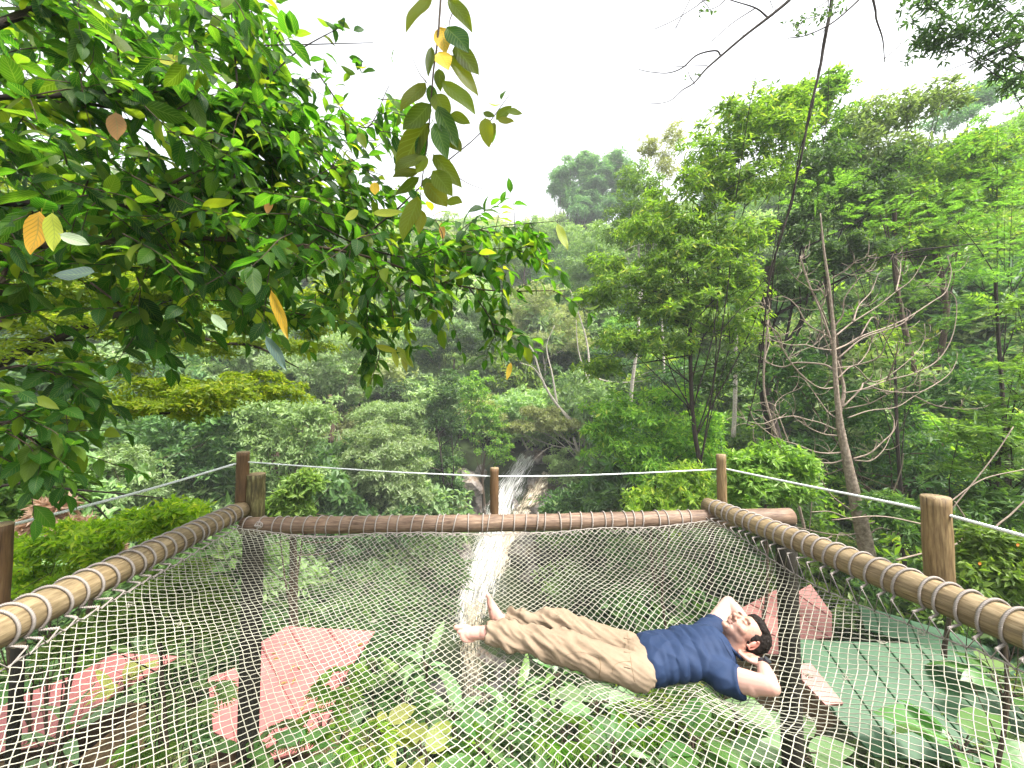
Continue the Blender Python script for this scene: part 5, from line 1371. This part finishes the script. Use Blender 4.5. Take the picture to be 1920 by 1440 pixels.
# hair
b = Blob(); b.ell(H(0, -.034, .045), (.080, .088, .082), HA, 4).ell(H(0, -.045, .015), (.079, .072, .075), HA, 4).ell(H(0, .012, .078), (.066, .058, .040), HA, 4)
for s in (-1, 1): b.ell(H(.058 * s, -.002, .022), (.019, .026, .034), HA, 3)
hair = b.solid(.0035, 3)
displace(hair, lambda c, nn: .004 * fold_noise(c, 60, 60, 60) + .0022 * fold_noise(c, 150, 150, 60, 3))
M['hair'] = noise_mat("hair", [(.3, (.006, .005, .005)), (.7, (.022, .016, .013))], scale=60, stretch=(1, 3, 1), rough=.75, bump=.6, bdist=.003, spec=.12)
finish(hair, "hair", M['hair'], man, MO)

# trousers
M['khaki'] = noise_mat("khaki_cotton", [(.3, (.185, .135, .09)), (.6, (.24, .18, .125)), (.8, (.29, .225, .16))], scale=3, rough=.85, bump=.12, bdist=.002, rscale=160, spec=.15)
M['khaki_seam'] = noise_mat("khaki_seam", [(.3, (.17, .115, .065)), (.7, (.22, .155, .09))], scale=30, rough=.9, bump=0)
b = Blob()
b.rod(np.array([K['hipN'] + [.0, .01, 0], (K['hipN'] + K['kneeN']) / 2, K['kneeN'], (K['kneeN'] + K['ankN']) / 2, K['ankN'] + [.018, 0, 0]]), [.086, .084, .077, .070, .061], 24, ends=False)
b.rod(np.array([K['hipF'] + [.0, -.01, 0], (K['hipF'] + K['kneeF']) / 2, K['kneeF'], (K['kneeF'] + K['ankF']) / 2, K['ankF'] + [.03, 0, .0]]), [.086, .082, .075, .068, .059], 24, ends=False)
b.ell(K['hipN'], (.10, .078, .085)).ell(K['hipF'], (.10, .078, .085)).ell(K['pelvis'] + [.0, 0, .005], (.11, .135, .086)).ell(K['pelvis'] + [.06, 0, .0], (.08, .130, .084))
tro = b.solid(.0062, 3)
def tf(c, nn):
    w = np.clip((.62 - c[:, 0]) / .3, .35, 1)
    big = fold_noise(c, 9, 11, 9, 2)
    cx = np.stack([c[:, 0] * .8 + c[:, 2] * .9 + c[:, 1] * .5, c[:, 1], c[:, 2]], 1)
    r1 = 1 - np.abs(fold_noise(cx, 17, 6, 6, 5)) * 2.6; r2 = 1 - np.abs(fold_noise(cx * [1, -1, 1], 30, 9, 9, 9)) * 2.6
    r3 = 1 - np.abs(fold_noise(cx * [1, 1, -1], 22, 22, 14, 15)) * 3
    return w * (.010 * big + .015 * np.clip(r1, -.5, 1) * (1 + big) + .007 * np.clip(r2, -.5, 1) + .006 * np.clip(r3, -.3, 1)) - .007
displace(tro, tf)
trousers = finish(tro, "trousers", M['khaki'], man, MO)
def surf(px, py, objs_z):  # point on the man seen at a pixel, by marching towards his axis
    return P(px, py, objs_z)
from mathutils.bvhtree import BVHTree
def bvh(me): 
    c = np.empty(len(me.vertices) * 3, np.float32); me.vertices.foreach_get("co", c)
    return BVHTree.FromPolygons([Vector(v) for v in c.reshape(-1, 3)], [tuple(p.vertices) for p in me.polygons])
bt_ = bvh(tro)
def hit(px, py, tree_, lift=.002):
    d = P(px, py, 3) - CAM; r = tree_.ray_cast(Vector(CAM - MO), Vector(unit(d)))
    return None if r[0] is None else np.array(r[0]) - unit(d) * lift
def seam(pxs, r, mat, name, tree_=bt_, parent=man, lift=.001):
    q = [hit(x, y, tree_, lift) for x, y in smooth_path(np.array(pxs, float), 18)]; q = [p for p in q if p is not None]
    if len(q) < 3: return
    mb = MB(); tube(mb, np.array(q), r, 6); link(name, mb.me(name, mat), parent)
seam([(1124, 1230), (1126, 1250), (1124, 1272)], .0016, M['khaki_seam'], "pocket_seam", parent=trousers)
seam([(1062, 1228), (1085, 1222), (1110, 1228), (1122, 1232)], .0009, M['khaki'], "pocket_seam", parent=trousers)
seam([(1148, 1262), (1152, 1248), (1164, 1241), (1184, 1240)], .0010, M['khaki_seam'], "pocket_seam", parent=trousers)
seam([(1176, 1186), (1180, 1215), (1184, 1245), (1190, 1278)], .0010, M['khaki_seam'], "waistband", parent=trousers)
for y in (1196, 1222, 1250): seam([(1170, y), (1176, y + 1), (1182, y + 2)], .004, M['khaki'], "belt_loop", parent=trousers)

# shirt
M['navy'] = noise_mat("navy_jersey", [(.3, (.009, .020, .055)), (.7, (.014, .030, .075))], scale=4, rough=.75, bump=.1, bdist=.001, rscale=300, spec=.25)
b = Blob()
sp = smooth_path(np.array([K['pelvis'] + [.055, 0, .005], K['waist'], K['chest'], K['chest'] + [.12, .01, 0]]), 10)
for i, c in enumerate(sp):
    t = i / 9; b.ell(c, (.075, .138 + .020 * t + .008 * math.sin(t * 3), .096 + .012 * t), None, 3)
b.rod(np.array([K['chest'] + [.02, -.05, 0], K['shN'], K['shN'] + (K['elN'] - K['shN']) * .30]), [.086, .076, .066], 20, ends=False).ell(K['shN'] + [-.02, 0, 0], .076)
b.rod(np.array([K['chest'] + [.05, .07, 0], K['shF'], K['shF'] + (K['elF'] - K['shF']) * .22]), [.086, .072, .064], 20, ends=False).ell(K['shF'] + [-.02, 0, 0], .072)
b.ell(K['chest'] + [.12, 0, -.01], (.085, .13, .085)).ell(K['pelvis'] + [.065, -.05, -.002], (.085, .094, .092))
sh = b.solid(.006, 4)
def sf(c, nn):
    cx = np.stack([c[:, 0] - c[:, 1] * .7, c[:, 1] + c[:, 0] * .6, c[:, 2]], 1)
    cx = cx @ np.array([[.8, .5, 0], [-.5, .8, .3], [.2, -.3, .9]])
    r1 = 1 - np.abs(fold_noise(cx, 5, 10, 5, 4)) * 2.4; r2 = 1 - np.abs(fold_noise(cx, 9, 16, 14, 8)) * 2.4
    return .007 * np.clip(r1, -.6, 1) + .005 * np.clip(r2, -.8, 1) + .008 * fold_noise(c, 6, 6, 6, 1)
displace(sh, sf)
shirt = finish(sh, "shirt", M['navy'], man, MO)
bs_ = bvh(sh)
ck = []
nd = unit(H(0, -.012, -.06) - K['neck']); n1 = unit(np.cross(nd, [0, 1, 0])); n2 = np.cross(nd, n1)
cc = K['neck'] + [.0, 0, 0] + nd * .008
ring = np.array([cc + (n1 * math.cos(t) * .072 + n2 * math.sin(t) * .076) + nd * .012 * math.cos(t) for t in np.linspace(0, 6.2832, 28)]) - MO
mb = MB(); tube(mb, ring, .0085, 8, cap=False); link("collar", mb.me("collar", M['navy']), shirt)
mt, *_r = nodes("white_tag"); _r[-1].inputs["Base Color"].default_value = (.7, .7, .72, 1)
p = hit(1210, 1257, bs_, .002)
if p is not None:
    mb = MB(); mb.add([p + [-.009, 0, -.003], p + [.009, -.001, -.004], p + [.009, -.003, .004], p + [-.009, -.002, .005]], [(0, 1, 2, 3)]); link("hem_tag", mb.me("hem_tag", mt), shirt)
seam([(1352, 1197), (1358, 1208), (1364, 1219), (1372, 1232)], .002, M['navy'], "placket_seam", bs_, shirt)

# wristwatch
mw, *_r = nodes("watch_rubber"); _r[-1].inputs["Base Color"].default_value = (.02, .022, .028, 1); _r[-1].inputs["Roughness"].default_value = .4
wd = unit(K['wrN'] - K['elN']); w1 = unit(np.cross(wd, [0, 0, 1.0])); w2 = np.cross(wd, w1)
wc = K['wrN'] - wd * .004 - MO
mb = MB()
prof = [(-.011, .0315), (-.011, .034), (.011, .034), (.011, .0315)]
aa = np.linspace(0, 2 * np.pi, 28, endpoint=False)
Vw = [wc + wd * x + (w1 * math.cos(a) + w2 * math.sin(a)) * r_ for a in aa for x, r_ in prof]
Fw = [(i * 4 + j, i * 4 + (j + 1) % 4, ((i + 1) % 28) * 4 + (j + 1) % 4, ((i + 1) % 28) * 4 + j) for i in range(28) for j in range(4)]
mb.add(Vw, Fw); wa = link("wristwatch", mb.me("wristwatch", mw, False), man)
vd = unit(CAM - K['wrN']); vd = unit(vd - wd * np.dot(vd, wd) + w1 * .4); vs = np.cross(wd, vd)
mb = MB(); q = wc + vd * .031
tube(mb, np.array([q, q + vd * .011]), .018, 16); link("watch_case", mb.me("watch_case", mw, False), wa)

# ------------------------------------------------------------------ huts and planting under the net
def metal(name, c1, c2):
    dk = tuple(x * .45 for x in c1)
    m = noise_mat(name, [(.30, dk), (.36, c1), (.6, c2), (.72, tuple(min(1, x * 1.15) for x in c2))], scale=1.6, detail=7, rough=.5, bump=.15, bdist=.01, rscale=4); return m
M['pink_roof'] = metal("faded_red_sheet", (.27, .09, .085), (.35, .125, .115))
M['red_roof'] = metal("dull_red_sheet", (.26, .105, .09), (.36, .155, .135))
M['green_roof'] = metal("green_sheet", (.018, .062, .024), (.034, .095, .040))
M['hut_wall'] = noise_mat("hut_boards", [(.3, (.08, .05, .03)), (.7, (.2, .13, .07))], scale=3, stretch=(1, 1, 6), rough=.8)
def panel(poly, thick, mat, name, parent, o_):
    """a sheet cut along traced corners, with thickness and standing ribs"""
    q = np.array(poly); c = q.mean(0); nrm = np.zeros(3)
    for i in range(len(q)): nrm += np.cross(q[i] - c, q[(i + 1) % len(q)] - c)
    nrm = unit(nrm); nrm = nrm if nrm[2] > 0 else -nrm
    q = q - np.outer((q - c) @ nrm, nrm)
    k = len(q)
    V = np.concatenate([q, q - nrm * thick]) - o_
    Fc = [tuple(range(k)), tuple(range(k, 2 * k))[::-1]] + [(i, (i + 1) % k, k + (i + 1) % k, k + i) for i in range(k)]
    bm = bmesh.new(); vs = [bm.verts.new(v) for v in V]
    for f in Fc: bm.faces.new([vs[i] for i in f])
    bmesh.ops.recalc_face_normals(bm, faces=bm.faces[:])
    me = bpy.data.meshes.new(name); bm.to_mesh(me); bm.free(); me.materials.append(mat)
    p = link(name, me, parent)
    return p, q, nrm
def inside(p, poly):
    r = False; j = len(poly) - 1
    for i in range(len(poly)):
        if (poly[i][1] > p[1]) != (poly[j][1] > p[1]) and p[0] < (poly[j][0] - poly[i][0]) * (p[1] - poly[i][1]) / (poly[j][1] - poly[i][1]) + poly[i][0]: r = not r
        j = i
    return r
def hut(label, panels, mat, ribs=True, wall=True, zfloor=-5.6):
    allp = np.concatenate([np.array([P(*c) for c in pp]) for pp in panels]); o_ = allp.mean(0); o_[2] = zfloor
    root = empty("hut", o_, label, "hut")
    for pp in panels:
        p, q, nrm = panel([P(*c) for c in pp], .03, mat, "roof_panel", root, o_)
        if ribs:
            e = unit(q[1] - q[0]); g = np.cross(nrm, e); uu, vv = (q - q[0]) @ e, (q - q[0]) @ g
            for u in np.arange(uu.min() + .2, uu.max() - .1, .42):
                xs_ = []
                for i in range(len(q)):
                    a, c_ = i, (i + 1) % len(q)
                    if (uu[a] - u) * (uu[c_] - u) < 0: xs_.append(vv[a] + (vv[c_] - vv[a]) * (u - uu[a]) / (uu[c_] - uu[a]))
                if len(xs_) >= 2 and max(xs_) - min(xs_) > .2:
                    a = q[0] + e * u + g * (min(xs_) + .02) + nrm * .006 - o_; c_ = q[0] + e * u + g * (max(xs_) - .02) + nrm * .006 - o_
                    mb = MB(); tube(mb, np.array([a, c_]), .012, 5); link("rib", mb.me("rib", mat), p)
    if wall:
        lo, hi = allp.min(0), allp.max(0); cx, cy = (lo[:2] + hi[:2]) / 2; w_, d_ = (hi[:2] - lo[:2]) * .34
        zt = lo[2] - .25
        for sx, sy, ex, ey in ((-1, -1, 1, -1), (1, -1, 1, 1), (1, 1, -1, 1), (-1, 1, -1, -1)):
            a = np.array([cx + sx * w_, cy + sy * d_]); c_ = np.array([cx + ex * w_, cy + ey * d_]); nn_ = unit(np.array([-(c_ - a)[1], (c_ - a)[0]])) * .04
            V = [(*a, zfloor - 1), (*c_, zfloor - 1), (*c_, zt), (*a, zt)]; V += [(x + nn_[0], y + nn_[1], z) for x, y, z in V]
            mb = MB(); mb.add(np.array(V) - o_, [(0, 1, 2, 3), (7, 6, 5, 4), (0, 4, 5, 1), (1, 5, 6, 2), (2, 6, 7, 3), (3, 7, 4, 0)]); link("wall", mb.me("wall", M['hut_wall'], False), root)
    return root
hut("hut with a faded pink hipped metal roof under the middle-left of the net", [[(470, 1212, 6.3), (540, 1178, 6.7), (702, 1180, 6.5), (655, 1258, 5.9), (620, 1330, 5.3), (590, 1400, 4.9), (465, 1440, 4.75)]], M['pink_roof'])
hut("low pink roof half buried in plants at the lower left of the net", [[(-40, 1330, 4.9), (150, 1262, 5.4), (215, 1226, 5.7), (335, 1229, 5.6), (200, 1310, 5.0), (110, 1385, 4.5), (-40, 1420, 4.4)], ], M['pink_roof'])
hut("small pink roof seen between leaves left of the corner pillar", [[(390, 1275, 5.6), (440, 1250, 5.8), (462, 1300, 5.5), (455, 1400, 4.9), (400, 1370, 5.0)]], M['pink_roof'], wall=False)
hut("hut with two dull red roof slopes under the right of the net",
    [[(1350, 1185, 6.7), (1385, 1145, 7.1), (1462, 1100, 7.4), (1462, 1228, 6.2), (1400, 1225, 6.3)], [(1480, 1118, 7.3), (1520, 1095, 7.5), (1560, 1150, 6.9), (1560, 1196, 6.5), (1480, 1200, 6.5)]], M['red_roof'])
gr_ = hut("wide green sheet roof below the net at the right, beside the man's head", [[(1465, 1198, 5.6), (1720, 1212, 5.5), (1900, 1290, 4.9), (1960, 1440, 4.3), (1640, 1420, 4.4), (1560, 1330, 4.8), (1480, 1240, 5.3)]], M['green_roof'], wall=False)
gr2 = hut("green sheet roof right under the right log", [[(1610, 1130, 6.6), (1700, 1160, 6.3), (1800, 1190, 6.0), (1960, 1260, 5.4), (1940, 1330, 5.0), (1740, 1205, 5.8), (1620, 1190, 6.2)]], M['green_roof'], wall=False)
rb, q_, nn_ = panel([P(1476, 1244, 5.0), P(1520, 1244, 5.0), P(1582, 1318, 4.6), P(1548, 1322, 4.6)], .05, M['red_roof'], "ridge_cap", None, P(1520, 1290, 4.8)); rb.location = P(1520, 1290, 4.8)
tag(rb, "long red metal capping strip lying across the green roof", "roof trim")

# fallen leaves on the pink roof
hr = [o for o in COL.objects if o.name == "hut"][0]; tree_r = None
lv, lf = [], []
base_ = np.array([P(470, 1212, 6.3), P(702, 1180, 6.5), P(590, 1400, 4.9)]); e1, e2 = base_[1] - base_[0], base_[2] - base_[0]; rn = unit(np.cross(e2, e1)); rn = rn if rn[2] > 0 else -rn
rp = [o for o in hr.children if o.name.startswith("roof_panel")][0]
bm_ = BVHTree.FromPolygons([v.co.copy() for v in rp.data.vertices], [tuple(p.vertices) for p in rp.data.polygons])
for _ in range(26):
    c = base_[0] + e1 * rng.random() + e2 * rng.random() * .9 - np.array(hr.location)
    r_ = bm_.ray_cast(Vector(c + [0, 0, 3]), Vector((0, 0, -1)))
    if r_[0] is None: continue
    lv.append(np.array(r_[0]) + rn * .012)
lv = np.array(lv); dd = unit(np.cross(rng.normal(size=(len(lv), 3)), rn)); V, Fc = diamonds(lv, dd, .05 + .09 * rng.random(len(lv)), .03 + .03 * rng.random(len(lv)), np.broadcast_to(rn, dd.shape))
ol = link("fallen_leaves", mesh("fallen_leaves", V, Fc, mat=G['brown']), hr); ol["kind"] = "stuff"

# planting seen through the net
def grid_ok(x, y): return True
def fan_palm(px, py, d, s, label, mat=G['bright'], up=0):
    c = P(px, py, d); root = empty("fan_palm", (c[0], c[1], float(ground(c[0], c[1]))), label, "palm"); o_ = np.array(root.location)
    mb = MB(); nf = 6
    for i in range(nf):
        a = i / nf * 6.28 + rng.random() * .6; dd = unit(np.array([math.cos(a), math.sin(a), .55 + .4 * rng.random()]))
        e = c + dd * s * .75
        tube(mb, smooth_path([o_ + [0, 0, .02], c - [0, 0, s * .2], e], 8) - o_, np.linspace(.02, .009, 8) * s, 5)
        n = 22; nz = unit(np.array([0, 0, 1.0]) + dd * .35); x_ = unit(np.cross(nz, dd)); y_ = np.cross(x_, nz) * -1; y_ = dd - nz * np.dot(dd, nz); y_ = unit(y_)
        fb = MB()
        for k in range(n):
            t = (k / (n - 1) - .5) * 4.4; v = x_ * math.sin(t) + y_ * math.cos(t)
            sd = unit(np.cross(v, nz)) * s * .035; L_ = s * (.62 - .05 * abs(t)) * (1 + .06 * rng.normal())
            m1 = e + v * L_ * .5 + nz * s * .03 - o_; tp = e + v * L_ - nz * s * (.10 + .05 * rng.random()) - o_; e0 = e - o_
            fb.add([e0, m1 + sd, tp, m1 - sd], [(0, 1, 2), (0, 2, 3)])
        link("fan_leaf", fb.me("fan_leaf", mat, False), root)
    link("stalks", mb.me("stalks", M['bark']), root)
PALM = [(520, 1400, 3.8, .45, "pale fan palm low beside the corner pillar", 'sage'), (700, 1270, 4.6, .5, "dusty fan palm just right of the pink hipped roof's edge", 'sage'), (860, 1400, 3.9, .5, "fan palm near the bottom centre of the net", 'mid'), (1300, 1330, 4.5, .6, "dark fan palm below the man's waist", 'dark'), (640, 1300, 4.2, .62, "fan palm with spread fronds overlapping the pink hipped roof", 'bright'), (600, 1375, 3.7, .5, "small fan palm at the lower corner of the pink hipped roof", 'mid'), (760, 1330, 4.4, .6, "fan palm right of the pink hipped roof's lower edge", 'dark'),
        (360, 1340, 4.0, .7, "large fan palm in front of the small pink roof beside the pillar", 'sage'), (300, 1400, 3.7, .6, "fan palm low in front of the half-buried pink roof", 'bright'), (690, 1410, 3.6, .5, "fan palm at the bottom edge between two broad leaves", 'mid'),
        (1060, 1400, 3.9, .6, "fan palm under the net straight below the man's knees", 'bright'), (1200, 1370, 4.1, .6, "fan palm under the net below the man's hips", 'mid')]
for a, b_, c, d_, e, g in PALM: fan_palm(a, b_, c, d_ * .5, e, G[g])
BLT = [leaf_template(.55, .25, .1, rows=6, seed=11), leaf_template(.28, .35, .15, rows=7, seed=12)]
bmesh_cache = {}
def big_leaf_plant(px, py, d, s, label, mat, k=0, nl=9, upw=.6):
    c = P(px, py, d); root = empty("broad_leaved_plant", (c[0], c[1], float(ground(c[0], c[1]))), label, "plant"); o_ = np.array(root.location)
    st_ = MB()
    for i in range(nl):
        a = i / nl * 6.28 + rng.normal() * .3
        dd = unit(np.array([math.cos(a), math.sin(a), upw * (.4 + rng.random())])); b0 = c + dd * s * .3 * [1, 1, 1] + rng.normal(size=3) * s * .1
        tube(st_, smooth_path([o_ * [1, 1, 1], c * [1, 1, 1] - [0, 0, s * .3], b0], 6) - o_, np.linspace(.012, .006, 6) * s * 2, 5)
        V, Fc, U = BLT[k]
        key = (k, mat.name)
        if key not in bmesh_cache: bmesh_cache[key] = mesh("leaf", V, Fc, U, True, mat)
        o = link("leaf", bmesh_cache[key], root)
        A = leaf_frame(dd - [0, 0, .35], [0, 0, 1] + rng.normal(size=3) * .25) * s * (.7 + .5 * rng.random()); bb = b0 - o_
        o.matrix_basis = Matrix([[*A[0], bb[0]], [*A[1], bb[1]], [*A[2], bb[2]], [0, 0, 0, 1]])
    link("stems", st_.me("stems", M['bark']), root)
G['big'] = leaf_mat("leaf_big", [(0, (.05, .14, .03)), (.6, (.09, .20, .05)), (1, (.16, .25, .07))], trans=.35, rough=.4, spec=.6, vein=True)
G['bigpale'] = leaf_mat("leaf_big_pale", [(0, (.12, .22, .10)), (1, (.2, .3, .14))], trans=.35, rough=.4, spec=.6, vein=True)
G['bigyellow'] = leaf_mat("leaf_big_yellow", [(0, (.22, .26, .05)), (1, (.36, .36, .10))], trans=.35, rough=.5, vein=True)
BP = [(650, 1400, 3.9, .55, "broad pale-green leaves at the bottom beside the pink hipped roof", 'bigpale', 0), (715, 1380, 3.8, .42, "yellowish oval-leaved plant among the fan palms", 'bigyellow', 0), (560, 1430, 3.3, .4, "dark broad-leaved plant at the bottom edge near the pillar", 'big', 0),
      (800, 1260, 5.5, .6, "long-leaved lily-like clump by the tan stream", 'bigpale', 1), (850, 1350, 4.6, .6, "strappy pale plant under the net left of the stream's end", 'bigpale', 1), (790, 1420, 3.6, .5, "yellow-green broad leaves at the bottom centre-left", 'bigyellow', 0),
      (960, 1330, 4.8, .7, "tall green lily-leaved plant below the man's feet", 'big', 1), (1040, 1280, 5.4, .6, "green blade-leaved plant just below the man's shins", 'big', 1), (900, 1420, 3.7, .6, "strap-leaved plant at the bottom centre", 'big', 1),
      (1120, 1330, 4.8, .6, "broad bluish leaves under the net below the man's thighs", 'bigpale', 0), (1300, 1400, 3.9, .65, "wide green leaves at the bottom below the man's shirt", 'big', 0), (1500, 1420, 3.8, .8, "huge pale taro leaves at the bottom right of centre", 'bigpale', 0),
      (1380, 1340, 4.6, .6, "dark leafy plant below the man's near elbow", 'big', 0), (1800, 1400, 4.1, .8, "large taro leaves in front of the green roof", 'big', 0), (1880, 1290, 4.7, .8, "tall broad-leaved plant at the right edge under the net", 'big', 0), (120, 1400, 3.9, .6, "banana-like leaves at the lower left corner", 'bigpale', 1),
      (235, 1290, 4.9, .5, "plant with one long yellow-green upright blade over the half-buried roof", 'bigyellow', 1), (60, 1280, 4.5, .5, "leafy plant beside the slim dark column", 'big', 0), (1020, 1400, 4.2, .5, "flowering ginger-like plant with blade leaves at the bottom", 'big', 1), (1150, 1420, 3.8, .5, "blade-leaved plant with pink buds near the bottom", 'big', 1),
      (470, 1420, 3.4, .35, "small leafy plant at the foot of the corner pillar", 'big', 0)]
for a, b_, c, d_, e, g, k in BP: big_leaf_plant(a, b_, c, d_ * .66, e, G[g], k, nl=8 if k == 0 else 12, upw=.6 if k == 0 else 1.3)

# low growth that covers the ground under and beyond the deck
def tuft(i, mat, L, W, k, n, r=1.0, flat=.45):
    lb = [(rng.normal() * .3, rng.normal() * .3, .3, r * .8, r * .8, r * flat)]
    C, A = crown_points(lb, n, clump=.5, up=.8, inner=.4); V, Fc = rosettes(C, A, k, L, W)
    return mesh("low_growth_%d" % i, V, Fc, mat=mat)
tf_ = [tuft(0, G['grass'], .28, .09, 6, 14), tuft(1, G['dark'], .22, .09, 6, 18), tuft(2, G['mid'], .2, .07, 6, 22), tuft(3, G['bright'], .35, .07, 7, 8), tuft(4, G['sage'], .18, .08, 6, 24), tuft(5, G['olive'], .26, .05, 6, 9)]
pts, rot, scl, idx = [], [], [], []
y = 1.0
while y < 26:
    step = .55 + y * .045
    for x in np.arange(-1.5 * y - 5, 1.5 * y + 5, step):
        xx, yy = x + rng.normal() * step * .3, y + rng.normal() * step * .3
        xc = np.interp(yy, BED_Y, BED_X)
        if yy > 14.5 and abs(xx - xc) < (1.6 if yy < 19 else 4.2): continue
        if -.20 < xx / yy < .14 and yy > 12 and yy > 14: continue
        dens_ = vnoise(xx, yy, .5, 31)
        if yy < 9 and dens_ < -.25: continue
        s = .45 + .5 * rng.random() + yy * .02
        pts.append((xx, yy, float(ground(xx, yy)) - .1)); scl.append((s, s, s * (.7 + .8 * rng.random()))); rot.append((rng.normal() * .15, rng.normal() * .15, rng.random() * 6.28))
        shade = 5.5 < yy < 22 and xx / yy < .35  # zone where shade is put into the colour by picking dark plants
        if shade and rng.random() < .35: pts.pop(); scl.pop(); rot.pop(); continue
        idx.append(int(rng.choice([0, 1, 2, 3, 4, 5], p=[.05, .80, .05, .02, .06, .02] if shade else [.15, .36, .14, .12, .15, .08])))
    y += step * .9
scatter("undergrowth", "mixed low plants and creepers covering the ground beneath the net", pts, rot, scl, idx, tf_)
print("undergrowth", len(pts))
# the white sky is the world; nothing else overhead

# ------------------------------------------------------------------ moist air over the valley
hz = MB()
x0, x1, y0, y1, z0, z1 = -260, 260, -70, 320, float(Z.min()) - 1, float(Z.max()) + 25
hz.add([(x, y, z) for z in (z0, z1) for y in (y0, y1) for x in (x0, x1)], [(0, 2, 3, 1), (4, 5, 7, 6), (0, 1, 5, 4), (2, 6, 7, 3), (0, 4, 6, 2), (1, 3, 7, 5)])
mh = bpy.data.materials.new("moist_air"); mh.use_nodes = True
for n_ in list(mh.node_tree.nodes):
    if n_.type == 'BSDF_PRINCIPLED': mh.node_tree.nodes.remove(n_)
pv = mh.node_tree.nodes.new("ShaderNodeVolumePrincipled"); pv.inputs["Density"].default_value = .0013; pv.inputs["Color"].default_value = (.93, .97, 1, 1)
mh.node_tree.links.new(pv.outputs[0], mh.node_tree.nodes["Material Output"].inputs["Volume"])
o = hz.build("haze", mh, None, False); tag(o, "thin pale haze in the valley air", kind="stuff")
